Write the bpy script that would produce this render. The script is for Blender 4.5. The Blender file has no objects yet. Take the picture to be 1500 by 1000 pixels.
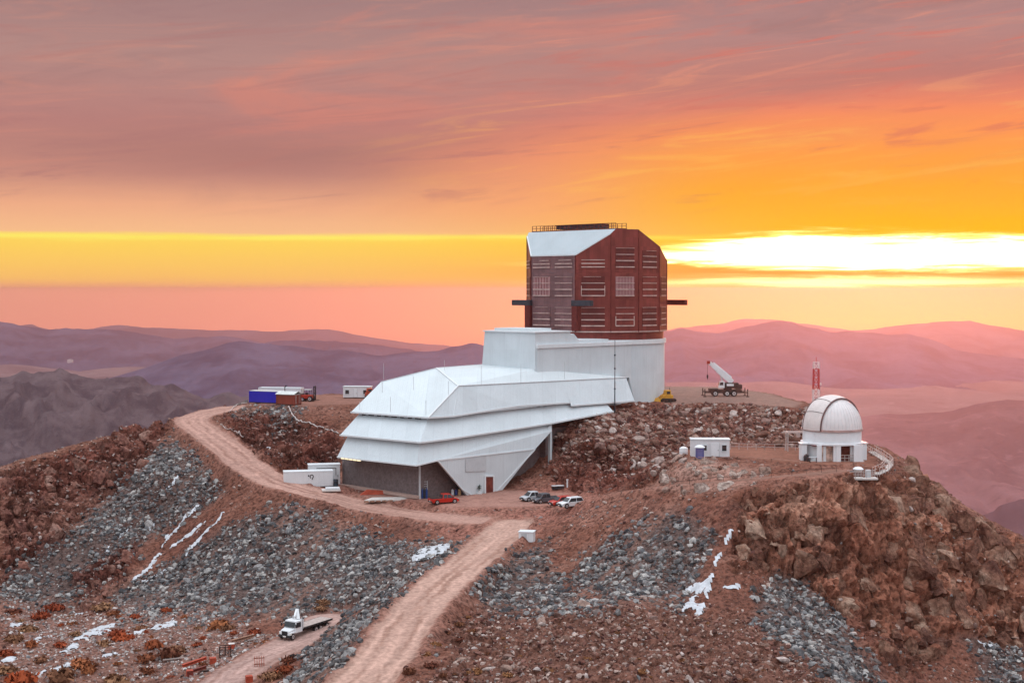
import bpy, bmesh, math, random
import numpy as np
from mathutils import Vector, Matrix

R = math.radians
random.seed(7)
RNG = np.random.default_rng(11)
scene = bpy.context.scene
col = scene.collection

# ------------------------------------------------------------------ camera
H0 = 60.0                      # camera height; "relative z" below means z - H0
FPX = 2083.0                   # focal length in photo pixels (1500 px wide)
PITCH = math.atan(75 / FPX)
cam_d = bpy.data.cameras.new('camera')
cam_d.lens = 50.0
cam_d.sensor_width = 36.0
cam_d.clip_start = 1.0
cam_d.clip_end = 60000.0
cam = bpy.data.objects.new('camera', cam_d)
cam.location = (0, 0, H0)
cam.rotation_euler = (math.pi / 2 - PITCH, 0, 0)
col.objects.link(cam)
scene.camera = cam

# ------------------------------------------------------------------ sky
SUN_AZ, SUN_EL = R(14.5), R(3.0)       # azimuth clockwise from +Y
world = bpy.data.worlds.new('World')
scene.world = world
world.use_nodes = True
WN = world.node_tree
for n in list(WN.nodes):
    WN.nodes.remove(n)


class S:
    """a node socket with arithmetic, so node maths can be written as formulas"""
    def __init__(s, nt, sock): s.nt, s.k = nt, sock
    def m(s, op, *a, clamp=False):
        n = s.nt.nodes.new('ShaderNodeMath'); n.operation = op; n.use_clamp = clamp
        for i, v in enumerate((s,) + a):
            if isinstance(v, S): s.nt.links.new(v.k, n.inputs[i])
            else: n.inputs[i].default_value = v
        return S(s.nt, n.outputs[0])
    def __add__(s, o): return s.m('ADD', o)
    __radd__ = __add__
    def __sub__(s, o): return s.m('SUBTRACT', o)
    def __rsub__(s, o): return (s * -1.0) + o
    def __mul__(s, o): return s.m('MULTIPLY', o)
    __rmul__ = __mul__
    def __truediv__(s, o): return s.m('DIVIDE', o)
    def clamp(s): return s.m('ADD', 0.0, clamp=True)
    def step(s, a, b):
        n = s.nt.nodes.new('ShaderNodeMapRange'); n.interpolation_type = 'SMOOTHSTEP'
        s.nt.links.new(s.k, n.inputs['Value'])
        n.inputs['From Min'].default_value = a; n.inputs['From Max'].default_value = b
        if a > b:
            n.inputs['From Min'].default_value = b; n.inputs['From Max'].default_value = a
            n.inputs['To Min'].default_value = 1; n.inputs['To Max'].default_value = 0
        return S(s.nt, n.outputs['Result'])
    def gauss(s, c, w):
        d = (s - c) * (1.0 / w)
        return (d * d * -1.0).m('EXPONENT')


def lin(r, g, b):
    f = lambda c: (c / 255 / 12.92) if c <= 10 else ((c / 255 + 0.055) / 1.055) ** 2.4
    return (f(r), f(g), f(b), 1.0)


def mixc(nt, fac, a, b, blend='MIX'):
    n = nt.nodes.new('ShaderNodeMix'); n.data_type = 'RGBA'; n.blend_type = blend
    n.clamp_factor = True
    for v, i in ((fac, 0), (a, 6), (b, 7)):
        if isinstance(v, S): nt.links.new(v.k, n.inputs[i])
        else: n.inputs[i].default_value = v
    return S(nt, n.outputs[2])


def ramp(nt, fac, stops, interp='LINEAR'):
    n = nt.nodes.new('ShaderNodeValToRGB'); n.color_ramp.interpolation = interp
    e = n.color_ramp.elements
    while len(e) < len(stops): e.new(0.5)
    for k, (p, c) in enumerate(stops):
        e[k].position = p; e[k].color = c if len(c) == 4 else (*c, 1)
    nt.links.new(fac.k, n.inputs[0])
    return S(nt, n.outputs[0])


def combine(nt, x, y, z):
    n = nt.nodes.new('ShaderNodeCombineXYZ')
    for i, v in enumerate((x, y, z)):
        if isinstance(v, S): nt.links.new(v.k, n.inputs[i])
        else: n.inputs[i].default_value = v
    return S(nt, n.outputs[0])


def noise(nt, vec, scale, detail=3, rough=0.55, dist=0.0, color=False):
    n = nt.nodes.new('ShaderNodeTexNoise'); n.inputs['Scale'].default_value = scale
    n.inputs['Detail'].default_value = detail; n.inputs['Roughness'].default_value = rough
    n.inputs['Distortion'].default_value = dist
    if vec is not None: nt.links.new(vec.k, n.inputs['Vector'])
    return S(nt, n.outputs['Color' if color else 0])


def build_sky():
    nt = WN
    tc = nt.nodes.new('ShaderNodeTexCoord')
    sep = nt.nodes.new('ShaderNodeSeparateXYZ')
    nt.links.new(tc.outputs['Generated'], sep.inputs[0])
    X, Y, Z = (S(nt, sep.outputs[i]) for i in range(3))
    el = Z.m('ARCSINE') * (180 / math.pi)              # degrees above the horizon
    az = X.m('ARCTAN2', Y) * (180 / math.pi)           # degrees clockwise from +Y
    hor = combine(nt, az * 0.05, el * 0.35, 0.0)       # long flat cloud coordinates
    tilt = combine(nt, az * 0.055, (el - az * 0.10) * 0.26, 3.7)
    n1 = noise(nt, hor, 1.6, 5, 0.6, 0.4)
    n2 = noise(nt, tilt, 1.5, 5, 0.58, 0.7)
    n3 = noise(nt, combine(nt, az * 0.16, el * 2.6, 1.3), 1.0, 7, 0.66, 0.5)
    # height wobbling with the cloud layers
    e2 = el + (n1 - 0.5) * 1.6
    ew = el + (n3 - 0.5) * 0.35
    sunside = az.step(-9.0, 15.0)
    tf = lambda e: (e + 4.0) / 20.0                    # -4..16 degrees -> 0..1
    # away from the sun: salmon mist, yellow gap, peach, mauve deck
    q = lambda d: (d + 4.0) / 20.0
    lo = (ew * 0.75 + e2 * 0.25)
    left = ramp(nt, tf(lo), [
        (q(-4), (0.95, 0.36, 0.28)), (q(-1.6), (1.3, 0.46, 0.28)), (q(-0.1), (1.15, 0.46, 0.24)),
        (q(0.10), lin(246, 172, 118)), (q(0.5), lin(253, 194, 104)), (q(1.9), lin(255, 212, 92)),
        (q(2.12), lin(255, 226, 96)), (q(2.26), lin(248, 190, 140)), (q(3.3), lin(240, 174, 136)),
        (q(4.6), lin(204, 144, 128)), (q(6.5), lin(186, 130, 124)), (q(9), lin(180, 138, 132)), (q(12), lin(160, 126, 126))])
    right = ramp(nt, tf(lo), [
        (q(-4), (1.3, 0.34, 0.12)), (q(-2.2), (2.0, 0.62, 0.05)), (q(-1.2), (2.2, 0.78, 0.01)), (q(-0.2), (1.6, 0.62, 0.01)),
        (q(0.7), lin(252, 156, 40)), (q(1.9), lin(255, 190, 20)), (q(2.6), lin(255, 186, 10)), (q(3.7), lin(255, 172, 38)),
        (q(5.2), lin(255, 150, 62)), (q(6.8), lin(236, 136, 108)), (q(8.2), lin(192, 126, 116)), (q(10), lin(182, 136, 132)), (q(12.5), lin(160, 126, 128))])
    base = mixc(nt, sunside, left, right)
    # pink-lit and grey cloud patches in the deck
    deck = el.step(2.6, 5.0)
    base = mixc(nt, n2.step(0.53, 0.70) * deck * 0.55, base, lin(218, 134, 116))
    base = mixc(nt, n2.step(0.47, 0.30) * deck * 0.6, base, lin(162, 122, 120))
    wisp = noise(nt, combine(nt, az * 0.10, (el - az * 0.06) * 0.9, 8.1), 1.6, 7, 0.68, 0.9)
    base = mixc(nt, wisp.step(0.50, 0.72) * deck * 0.24, base, lin(232, 150, 124))
    base = mixc(nt, wisp.step(0.48, 0.28) * deck * 0.20, base, lin(150, 112, 116))
    mass = (az + 9.0) / 11.0; mel = (el - 5.3 + (n2 - 0.5) * 2.0) / 1.15
    mass = (mass * mass * -1.0 - mel * mel).m('EXPONENT')
    base = mixc(nt, mass * 0.7, base, lin(170, 118, 112))
    # big orange glow above the sun with a tilted, torn upper edge
    edge = el - (az * 0.085 + 6.0) + (n2 - 0.5) * 2.2 + (n1 - 0.5) * 1.2
    glow = edge.step(1.0, -1.0) * az.step(-8.0, 3.0) * el.step(1.9, 3.6)
    gcol = ramp(nt, (el - 2.0) / 8.0, [(0.0, lin(255, 190, 40)), (0.25, lin(255, 172, 50)), (0.5, lin(255, 156, 84)), (0.75, lin(244, 132, 104)), (1, lin(228, 120, 108))])
    gcol = mixc(nt, az.step(-1.0, 9.0), mixc(nt, el.step(3.0, 7.0), lin(250, 170, 116), lin(236, 138, 112)), gcol)
    base = mixc(nt, glow * 0.85, base, gcol)
    st2 = noise(nt, combine(nt, az * 0.075, (el - az * 0.11) * 0.75, 5.5), 1.5, 6, 0.62, 1.2)
    hi_ = el.step(2.6, 4.6)
    base = mixc(nt, st2.step(0.53, 0.68) * hi_ * 0.55, base, mixc(nt, sunside, lin(176, 122, 118), lin(220, 116, 98)))
    base = mixc(nt, st2.step(0.46, 0.33) * hi_ * az.step(-9.0, 4.0) * 0.38, base, mixc(nt, el.step(5.5, 9.0), lin(255, 190, 92), lin(236, 150, 124)))
    # bright gap in the clouds where the sun stands
    sx = (az - 14.5) / 10.5
    sxx = (az - 13.2) / 7.0
    bar = ((el - 1.45 + (n3 - 0.5) * 1.9 + (n1 - 0.5) * 0.6 - sx * sx * 0.15 * -1.0) / ((sx * sx * -1.1).m('EXPONENT') * 0.54 + 0.13))
    bar2 = ((el - 0.30 + (n3 - 0.5) * 0.7) / 0.16)
    b1 = (bar * bar * bar * bar * -1.0 - sx * sx * sx * sx).m('EXPONENT')
    b2 = (bar2 * bar2 * -1.0 - sxx * sxx).m('EXPONENT')
    hot = (b1 * 1.4).clamp()
    base = mixc(nt, hot, base, (2.6, 1.9, 0.62, 1))
    base = mixc(nt, (b1 - 0.45).clamp() * 2.4, base, (3.2, 2.6, 1.5, 1))
    base = mixc(nt, (b2 * 1.2).clamp() * 0.9, base, (2.4, 1.75, 0.7, 1))
    # thin yellow rim of the cloud edge running left
    rim = ((el - 2.12 + (n3 - 0.5) * 0.35 + az.m('ABSOLUTE') * 0.004) / 0.10)
    rim = (rim * rim * -1.0).m('EXPONENT') * az.step(11.0, 4.0) * n1.step(0.30, 0.60)
    base = mixc(nt, rim * 0.7, base, lin(255, 240, 110))
    # the open evening sky overhead and away from the sunset
    sky = nt.nodes.new('ShaderNodeTexSky'); sky.sky_type = 'NISHITA'; sky.sun_disc = False
    sky.sun_elevation = SUN_EL; sky.sun_rotation = SUN_AZ
    sky.altitude = 2600; sky.air_density = 1.0; sky.dust_density = 1.2; sky.ozone_density = 1.0
    open_col = mixc(nt, 1.0, S(nt, sky.outputs[0]), (SKY_K * 1.0, SKY_K * 0.93, SKY_K * 0.90, 1), 'MULTIPLY')
    veil = mixc(nt, 0.5, open_col, (2.12, 2.22, 2.36, 1))
    lum = Z.m('MAXIMUM', 0.0) * 1.5 + 0.32            # an overcast sky is brightest overhead
    veil = mixc(nt, 1.0, veil, combine(nt, lum, lum, lum), 'MULTIPLY')
    daz = (az - 10.0).m('ABSOLUTE')
    away = (el.step(11.0, 42.0) + daz.step(32.0, 100.0)).clamp()
    base = mixc(nt, away, base, veil)
    bg = nt.nodes.new('ShaderNodeBackground')
    nt.links.new(base.k, bg.inputs['Color']); bg.inputs['Strength'].default_value = 1.0
    out = nt.nodes.new('ShaderNodeOutputWorld')
    nt.links.new(bg.outputs[0], out.inputs['Surface'])


SKY_K = 0.14
build_sky()

sun_d = bpy.data.lights.new('sun', 'SUN')
sun_d.energy = 1.1
sun_d.angle = R(10)
sun_d.color = (1.0, 0.44, 0.28)
sun = bpy.data.objects.new('sun', sun_d)
col.objects.link(sun)
sd = Vector((math.sin(SUN_AZ) * math.cos(SUN_EL), math.cos(SUN_AZ) * math.cos(SUN_EL), math.sin(SUN_EL)))
sun.rotation_euler = sd.to_track_quat('Z', 'Y').to_euler()
sun.location = (60, 200, 150)

vs = scene.view_settings
vs.view_transform = 'Standard'; vs.look = 'None'; vs.exposure = 0.0; vs.gamma = 1.0
vs.use_curve_mapping = False
scene.cycles.use_denoising = True
scene.cycles.max_bounces = 6
scene.cycles.diffuse_bounces = 3
scene.cycles.volume_bounces = 0

# ------------------------------------------------------------------ pixel -> place
def ray(u, v):
    cx = (u - 750) / FPX; cy = (500 - v) / FPX
    y = math.cos(PITCH) + cy * math.sin(PITCH); z = -math.sin(PITCH) + cy * math.cos(PITCH)
    return cx / y, z / y
def P(u, v, d):
    x, z = ray(u, v)
    return Vector((x * d, d, z * d + H0))
def on_z(u, v, z):                      # on a level plane at relative height z
    x, k = ray(u, v)
    return P(u, v, z / k)
def project(x, y, z):                   # arrays -> photo pixels
    zr = z - H0
    yc = y * math.cos(PITCH) - zr * math.sin(PITCH)
    zc = y * math.sin(PITCH) + zr * math.cos(PITCH)
    return 750 + FPX * x / yc, 500 - FPX * zc / yc

# ------------------------------------------------------------------ materials
MATS = {}
def mat(name, color, rough=0.8, metal=0.0, var=0.12, scale=1.0, bump=0.0, bscale=None, spec=0.3, streak=0.0):
    """plain procedural surface: colour with mottling, optional rain streaks and fine relief"""
    if name in MATS: return MATS[name]
    m = bpy.data.materials.new(name); m.use_nodes = True; nt = m.node_tree
    b = nt.nodes['Principled BSDF']
    tc = nt.nodes.new('ShaderNodeTexCoord'); ob = S(nt, tc.outputs['Object'])
    n = noise(nt, ob, scale, 5, 0.6)
    c = mixc(nt, n.step(0.3, 0.7), (*[k * (1 - var) for k in color], 1), (*[min(1, k * (1 + var)) for k in color], 1))
    if streak:
        mp = nt.nodes.new('ShaderNodeMapping'); nt.links.new(ob.k, mp.inputs[0]); mp.inputs['Scale'].default_value = (2.2, 2.2, 0.12)
        s = noise(nt, S(nt, mp.outputs[0]), 1.3, 4, 0.65)
        c = mixc(nt, s.step(0.5, 0.75) * streak, c, (*[k * 0.55 for k in color], 1))
    nt.links.new(c.k, b.inputs['Base Color'])
    b.inputs['Roughness'].default_value = rough; b.inputs['Metallic'].default_value = metal
    b.inputs['Specular IOR Level'].default_value = spec
    if bump:
        bp = nt.nodes.new('ShaderNodeBump'); bp.inputs['Strength'].default_value = bump; bp.inputs['Distance'].default_value = 0.08
        h = noise(nt, ob, bscale or scale * 6, 4, 0.6); nt.links.new(h.k, bp.inputs['Height'])
        nt.links.new(bp.outputs[0], b.inputs['Normal'])
    MATS[name] = m
    return m

def ribbed(name, color, period=0.6, rough=0.5, metal=0.0, var=0.06, streak=0.2, axis='XY', depth=0.03, panel=0.0, tone=0.06):
    """sheet-metal cladding: narrow standing seams as fine relief"""
    m = mat(name, color, rough, metal, var, 0.25, streak=streak)
    nt = m.node_tree; b = nt.nodes['Principled BSDF']
    tc = nt.nodes.new('ShaderNodeTexCoord'); sp = nt.nodes.new('ShaderNodeSeparateXYZ'); nt.links.new(tc.outputs['Object'], sp.inputs[0])
    a = S(nt, sp.outputs[0]) - S(nt, sp.outputs[1]) if axis == 'XY' else (S(nt, sp.outputs[0]) if axis == 'X' else S(nt, sp.outputs[2]))
    if panel:                                          # sheets from different batches, with a dirty joint between them
        old = b.inputs['Base Color'].links[0].from_socket
        pz = (S(nt, sp.outputs[2]) * (1.0 / (panel * 1.7))).m('FLOOR'); pa = (a * (1.0 / panel)).m('FLOOR')
        wn = nt.nodes.new('ShaderNodeTexWhiteNoise'); wn.noise_dimensions = '3D'; nt.links.new(combine(nt, pa, pz, 0.5).k, wn.inputs['Vector'])
        t = S(nt, wn.outputs['Value']) * (2 * tone) + (1.0 - tone)
        jn = ((a * (1.0 / panel)).m('FRACT') - 0.5).m('ABSOLUTE').step(0.480, 0.495)
        t = t * (jn * -0.10 + 1.0)
        c2 = mixc(nt, 1.0, S(nt, old), combine(nt, t, t, t), 'MULTIPLY'); nt.links.new(c2.k, b.inputs['Base Color'])
    w = ((a * (1.0 / period)).m('FRACT') - 0.5).m('ABSOLUTE').step(0.42, 0.48)
    bp = nt.nodes.new('ShaderNodeBump'); bp.inputs['Strength'].default_value = 0.5; bp.inputs['Distance'].default_value = depth
    nt.links.new(w.k, bp.inputs['Height']); nt.links.new(bp.outputs[0], b.inputs['Normal'])
    return m

# ------------------------------------------------------------------ mesh building
class MB:
    def __init__(s): s.v = []; s.f = []; s.smooth = False
    def poly(s, pts):
        k = len(s.v); s.v += [tuple(p) for p in pts]; s.f.append(tuple(range(k, k + len(pts)))); return s
    def hexa(s, p):                                   # 8 points: bottom ring 0-3, top ring 4-7
        k = len(s.v); s.v += [tuple(q) for q in p]
        s.f += [tuple(k + i for i in q) for q in ((3, 2, 1, 0), (4, 5, 6, 7), (0, 1, 5, 4), (1, 2, 6, 5), (2, 3, 7, 6), (3, 0, 4, 7))]
        return s
    def box(s, cx, cy, cz, sx, sy, sz, rz=0.0, taper=1.0):
        c, n = math.cos(rz), math.sin(rz); o = []
        for z, k in ((-sz / 2, 1.0), (sz / 2, taper)):
            for x, y in ((-1, -1), (1, -1), (1, 1), (-1, 1)):
                x *= sx / 2 * k; y *= sy / 2 * k
                o.append((cx + x * c - y * n, cy + x * n + y * c, cz + z))
        return s.hexa(o)
    def bar(s, a, b, w, h=None, up=(0, 0, 1)):         # square bar from a to b
        a, b = Vector(a), Vector(b); d = (b - a).normalized(); h = h or w
        u = Vector(up)
        if abs(d.dot(u)) > 0.98: u = Vector((1, 0, 0))
        x = d.cross(u).normalized() * (w / 2); y = x.cross(d).normalized() * (h / 2)
        return s.hexa([a - x - y, a + x - y, a + x + y, a - x + y, b - x - y, b + x - y, b + x + y, b - x + y])
    def tube(s, a, b, r, n=8, r2=None, cap=True):
        a, b = Vector(a), Vector(b); d = (b - a).normalized(); r2 = r if r2 is None else r2
        u = Vector((0, 0, 1)) if abs(d.z) < 0.95 else Vector((1, 0, 0))
        x = d.cross(u).normalized(); y = d.cross(x)
        k = len(s.v)
        for q, rr in ((a, r), (b, r2)):
            for i in range(n):
                t = 2 * math.pi * i / n; s.v.append(tuple(q + x * (rr * math.cos(t)) + y * (rr * math.sin(t))))
        for i in range(n):
            j = (i + 1) % n; s.f.append((k + i, k + j, k + n + j, k + n + i))
        if cap: s.f += [tuple(range(k + n - 1, k - 1, -1)), tuple(range(k + n, k + 2 * n))]
        return s
    def path(s, pts, r, n=6):
        for a, b in zip(pts, pts[1:]): s.tube(a, b, r, n)
        return s
    def lathe(s, prof, n=32, cx=0, cy=0, a0=0.0, a1=2 * math.pi):
        full = abs(a1 - a0 - 2 * math.pi) < 1e-6; m = n if full else n + 1; k = len(s.v)
        for r, z in prof:
            for i in range(m):
                t = a0 + (a1 - a0) * i / n; s.v.append((cx + r * math.cos(t), cy + r * math.sin(t), z))
        for q in range(len(prof) - 1):
            for i in range(n):
                j = (i + 1) % m
                s.f.append((k + q * m + i, k + q * m + j, k + (q + 1) * m + j, k + (q + 1) * m + i))
        return s
    def prism(s, pts, off):                            # extrude a polygon by a vector
        off = Vector(off); n = len(pts); k = len(s.v)
        s.v += [tuple(p) for p in pts] + [tuple(Vector(p) + off) for p in pts]
        s.f += [tuple(range(k + n - 1, k - 1, -1)), tuple(range(k + n, k + 2 * n))]
        for i in range(n): s.f.append((k + i, k + (i + 1) % n, k + n + (i + 1) % n, k + n + i))
        return s
    def mesh(s, name):
        me = bpy.data.meshes.new(name); me.from_pydata(s.v, [], s.f); me.validate(); me.update()
        bm = bmesh.new(); bm.from_mesh(me); bmesh.ops.recalc_face_normals(bm, faces=bm.faces); bm.to_mesh(me); bm.free()
        return me
    def build(s, name, m, parent=None, bevel=0.0, smooth=False):
        o = link(name, s.mesh(name), m, parent)
        if smooth:
            o.data.polygons.foreach_set('use_smooth', [True] * len(o.data.polygons))
            es = o.modifiers.new('edges', 'EDGE_SPLIT'); es.split_angle = R(40)
        if bevel:
            b = o.modifiers.new('bevel', 'BEVEL'); b.width = bevel; b.segments = 2; b.limit_method = 'ANGLE'
        return o

def link(name, me, m, parent=None):
    o = bpy.data.objects.new(name, me)
    if m is not None:
        me.materials.clear(); me.materials.append(m)
    col.objects.link(o)
    if parent is not None: o.parent = parent
    return o
def tag(o, label=None, cat=None, group=None, kind=None):
    if label: o['label'] = label
    if cat: o['category'] = cat
    if group: o['group'] = group
    if kind: o['kind'] = kind
    return o
def thing(name, label, cat, loc=(0, 0, 0), rz=0.0, group=None):
    o = bpy.data.objects.new(name, None); o.empty_display_size = 0.3
    o.location = loc; o.rotation_euler = (0, 0, rz); col.objects.link(o)
    return tag(o, label, cat, group, 'thing')
def copy_tree(o, parent=None):
    c = o.copy(); col.objects.link(c)
    if parent is not None: c.parent = parent
    for ch in o.children: copy_tree(ch, c)
    return c
# ------------------------------------------------------------------ noise in numpy
def _hash(ix, iy, iz, seed):
    h = (ix.astype(np.int64) * 374761393 + iy.astype(np.int64) * 668265263 + iz.astype(np.int64) * 2147483647 + seed * 974634777) & 0xffffffff
    h = ((h ^ (h >> 13)) * 1274126177) & 0xffffffff
    h = ((h ^ (h >> 16)) * 2246822519) & 0xffffffff
    return ((h ^ (h >> 15)) & 0xffffff).astype(np.float32) / np.float32(0xffffff)
def vnoise(x, y, z, seed=0):
    """value noise, -1..1"""
    x, y, z = (np.asarray(k, np.float32) for k in (x, y, z))
    ix, iy, iz = np.floor(x), np.floor(y), np.floor(z)
    fx, fy, fz = x - ix, y - iy, z - iz
    fx, fy, fz = (k * k * k * (k * (k * 6 - 15) + 10) for k in (fx, fy, fz))
    r = 0
    for a in (0, 1):
        wx = fx if a else 1 - fx
        for b in (0, 1):
            wy = fy if b else 1 - fy
            for c in (0, 1):
                wz = fz if c else 1 - fz
                r = r + wx * wy * wz * _hash(ix + a, iy + b, iz + c, seed)
    return r * 2 - 1
def fbm(x, y, z, oct=4, seed=0, gain=0.5, ridged=False):
    r = 0; a = 1.0; t = 0
    for k in range(oct):
        n = vnoise(x * 2.03 ** k + 17.3 * k, y * 2.03 ** k - 9.1 * k, z * 2.03 ** k + 4.7 * k, seed + k)
        if ridged: n = 1 - 2 * np.abs(n)
        r = r + a * n; t += a; a *= gain
    return r / t
def worley(x, y, z, seed=0):
    """F1 and F2 - F1 and the cell's own random number"""
    ix, iy, iz = np.floor(x), np.floor(y), np.floor(z)
    f1 = np.full(x.shape, 9.0, np.float32); f2 = f1.copy(); cid = np.zeros(x.shape, np.float32)
    for a in (-1, 0, 1):
        for b in (-1, 0, 1):
            for c in (-1, 0, 1):
                jx, jy, jz = ix + a, iy + b, iz + c
                px = jx + _hash(jx, jy, jz, seed); py = jy + _hash(jx, jy, jz, seed + 1); pz = jz + _hash(jx, jy, jz, seed + 2)
                d = (np.sqrt((px - x) ** 2 + (py - y) ** 2 + (pz - z) ** 2)).astype(np.float32)
                near = d < f1
                f2 = np.where(near, f1, np.minimum(f2, d)); cid = np.where(near, _hash(jx, jy, jz, seed + 3), cid)
                f1 = np.where(near, d, f1)
    return f1, f2 - f1, cid
def smooth(x, a, b):
    t = np.clip((x - a) / (b - a), 0, 1); return t * t * (3 - 2 * t)

# ------------------------------------------------------------------ the mountain top
# photo pixel + distance (m) of points on the ground; the distances follow from the things standing there
GROUND = [
 # summit flat round the big dome and the crane
 (935, 590, 303), (980, 586, 309), (1000, 579, 322), (1050, 580, 322), (1100, 578, 324), (1150, 585, 318), (960, 575, 330), (1040, 570, 345), (1180, 592, 310),
 (1000, 594, 299), (1060, 595, 298), (1110, 594, 299),
 # rubble slope under it
 (900, 607, 293), (860, 612, 289), (1000, 612, 292), (1080, 615, 291), (1150, 614, 294), (1000, 640, 284), (1080, 645, 284), (940, 650, 279), (880, 660, 275),
 (830, 640, 283), (815, 680, 277), (900, 700, 268), (960, 690, 264), (870, 712, 264), (1180, 640, 282),
 # left flat with the containers
 (340, 596, 322), (370, 593, 322), (420, 594, 320), (460, 588, 330), (510, 584, 342), (560, 584, 342), (500, 600, 318), (380, 583, 338), (440, 603, 312),
 # slope under it
 (360, 615, 311), (420, 640, 300), (490, 640, 297), (450, 665, 288), (380, 650, 296), (490, 672, 284),
 # yard
 (430, 706, 274), (500, 716, 269), (480, 725, 262), (560, 735, 259), (615, 728, 260), (660, 738, 253), (700, 728, 261), (740, 724, 264), (800, 720, 264),
 (790, 740, 252), (840, 738, 252), (720, 760, 240), (780, 765, 236), (690, 775, 233), (860, 730, 255),
 # upper road
 (600, 755, 246), (520, 742, 254), (460, 730, 259), (400, 712, 264), (360, 685, 273), (325, 655, 285), (295, 632, 297), (272, 617, 307), (300, 604, 316), (335, 598, 323),
 # lower road
 (755, 780, 228), (720, 800, 215), (680, 830, 199), (640, 865, 184), (600, 905, 170), (560, 950, 159), (520, 1000, 149), (480, 1050, 140),
 # shoulder of the upper road
 (255, 620, 304), (285, 648, 290), (325, 690, 272), (385, 722, 261), (470, 742, 253), (590, 765, 242), (680, 788, 227),
 # the left spur's skyline
 (220, 622, 303), (170, 636, 298), (120, 652, 290), (60, 672, 281), (0, 692, 272), (-80, 715, 262),
 # spur flank and talus
 (170, 680, 287), (100, 720, 275), (30, 750, 265), (-40, 770, 258), (240, 690, 276), (230, 760, 268), (150, 800, 262), (70, 830, 257), (-20, 850, 250),
 (330, 780, 253), (280, 830, 250), (220, 872, 245), (120, 880, 247), (20, 890, 242), (400, 790, 246), (380, 860, 233), (330, 895, 226),
 (480, 800, 239), (470, 860, 223), (560, 800, 233), (540, 850, 214), (600, 820, 215), (500, 895, 208),
 # basin with the truck
 (440, 935, 199), (390, 955, 193), (330, 985, 185), (300, 1000, 181), (470, 912, 205), (250, 940, 208), (150, 950, 210), (50, 950, 212), (150, 1000, 194), (0, 1000, 196),
 (-60, 950, 214), (380, 1000, 178), (420, 985, 178), (-60, 1040, 190), (250, 1050, 172),
 # embankment between basin and lower road
 (480, 940, 190), (520, 900, 196), (560, 870, 200), (600, 845, 205), (470, 985, 162), (430, 1020, 160),
 # gully right of the lower road
 (700, 850, 199), (740, 870, 197), (690, 900, 182), (660, 940, 168), (800, 882, 193), (760, 905, 181), (700, 960, 158), (620, 1000, 147),
 # near ground at the bottom
 (900, 885, 184), (900, 940, 158), (900, 1000, 138), (800, 950, 158), (800, 1010, 138), (1000, 895, 180), (1000, 950, 156), (1050, 1000, 138), (1120, 940, 164), (1180, 990, 146),
 (700, 1020, 138), (900, 1060, 126), (1100, 1060, 128),
 # slope up to the small dome
 (790, 790, 223), (830, 775, 222), (860, 750, 224), (900, 728, 227), (850, 820, 209), (870, 860, 196), (900, 800, 206), (950, 745, 212), (950, 820, 198), (1000, 780, 201), (1000, 850, 192),
 (980, 712, 216), (1050, 705, 212), (1120, 700, 209), (1080, 760, 200), (1080, 830, 191), (1150, 760, 199),
 # small dome's shelf
 (1010, 672, 226), (1060, 668, 226), (1100, 672, 223), (1150, 677, 220), (1190, 682, 217), (1240, 684, 216), (1270, 684, 217), (1060, 650, 240), (1120, 652, 240), (1180, 655, 237), (1290, 665, 232),
 (1000, 690, 219), (1100, 690, 213), (1180, 695, 208), (1250, 702, 206), (1300, 690, 214), (1230, 660, 234),
 # cliff and the right skyline
 (1290, 655, 238), (1320, 683, 228), (1345, 695, 224), (1370, 715, 221), (1392, 750, 219), (1412, 772, 218), (1440, 768, 222), (1475, 790, 220), (1500, 806, 218), (1560, 830, 216),
 (1200, 730, 203), (1300, 730, 208), (1200, 790, 199), (1280, 800, 203), (1350, 790, 212), (1200, 850, 195), (1300, 870, 202), (1380, 850, 207), (1430, 820, 212), (1480, 850, 212),
 (1150, 840, 198), (1180, 900, 188), (1230, 960, 177), (1260, 1000, 168), (1320, 950, 192), (1380, 920, 201), (1450, 920, 206), (1420, 980, 196), (1500, 950, 202), (1340, 1010, 182), (1500, 1020, 192),
 (1560, 900, 210), (1300, 1060, 168), (1560, 1000, 198),
]
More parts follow.
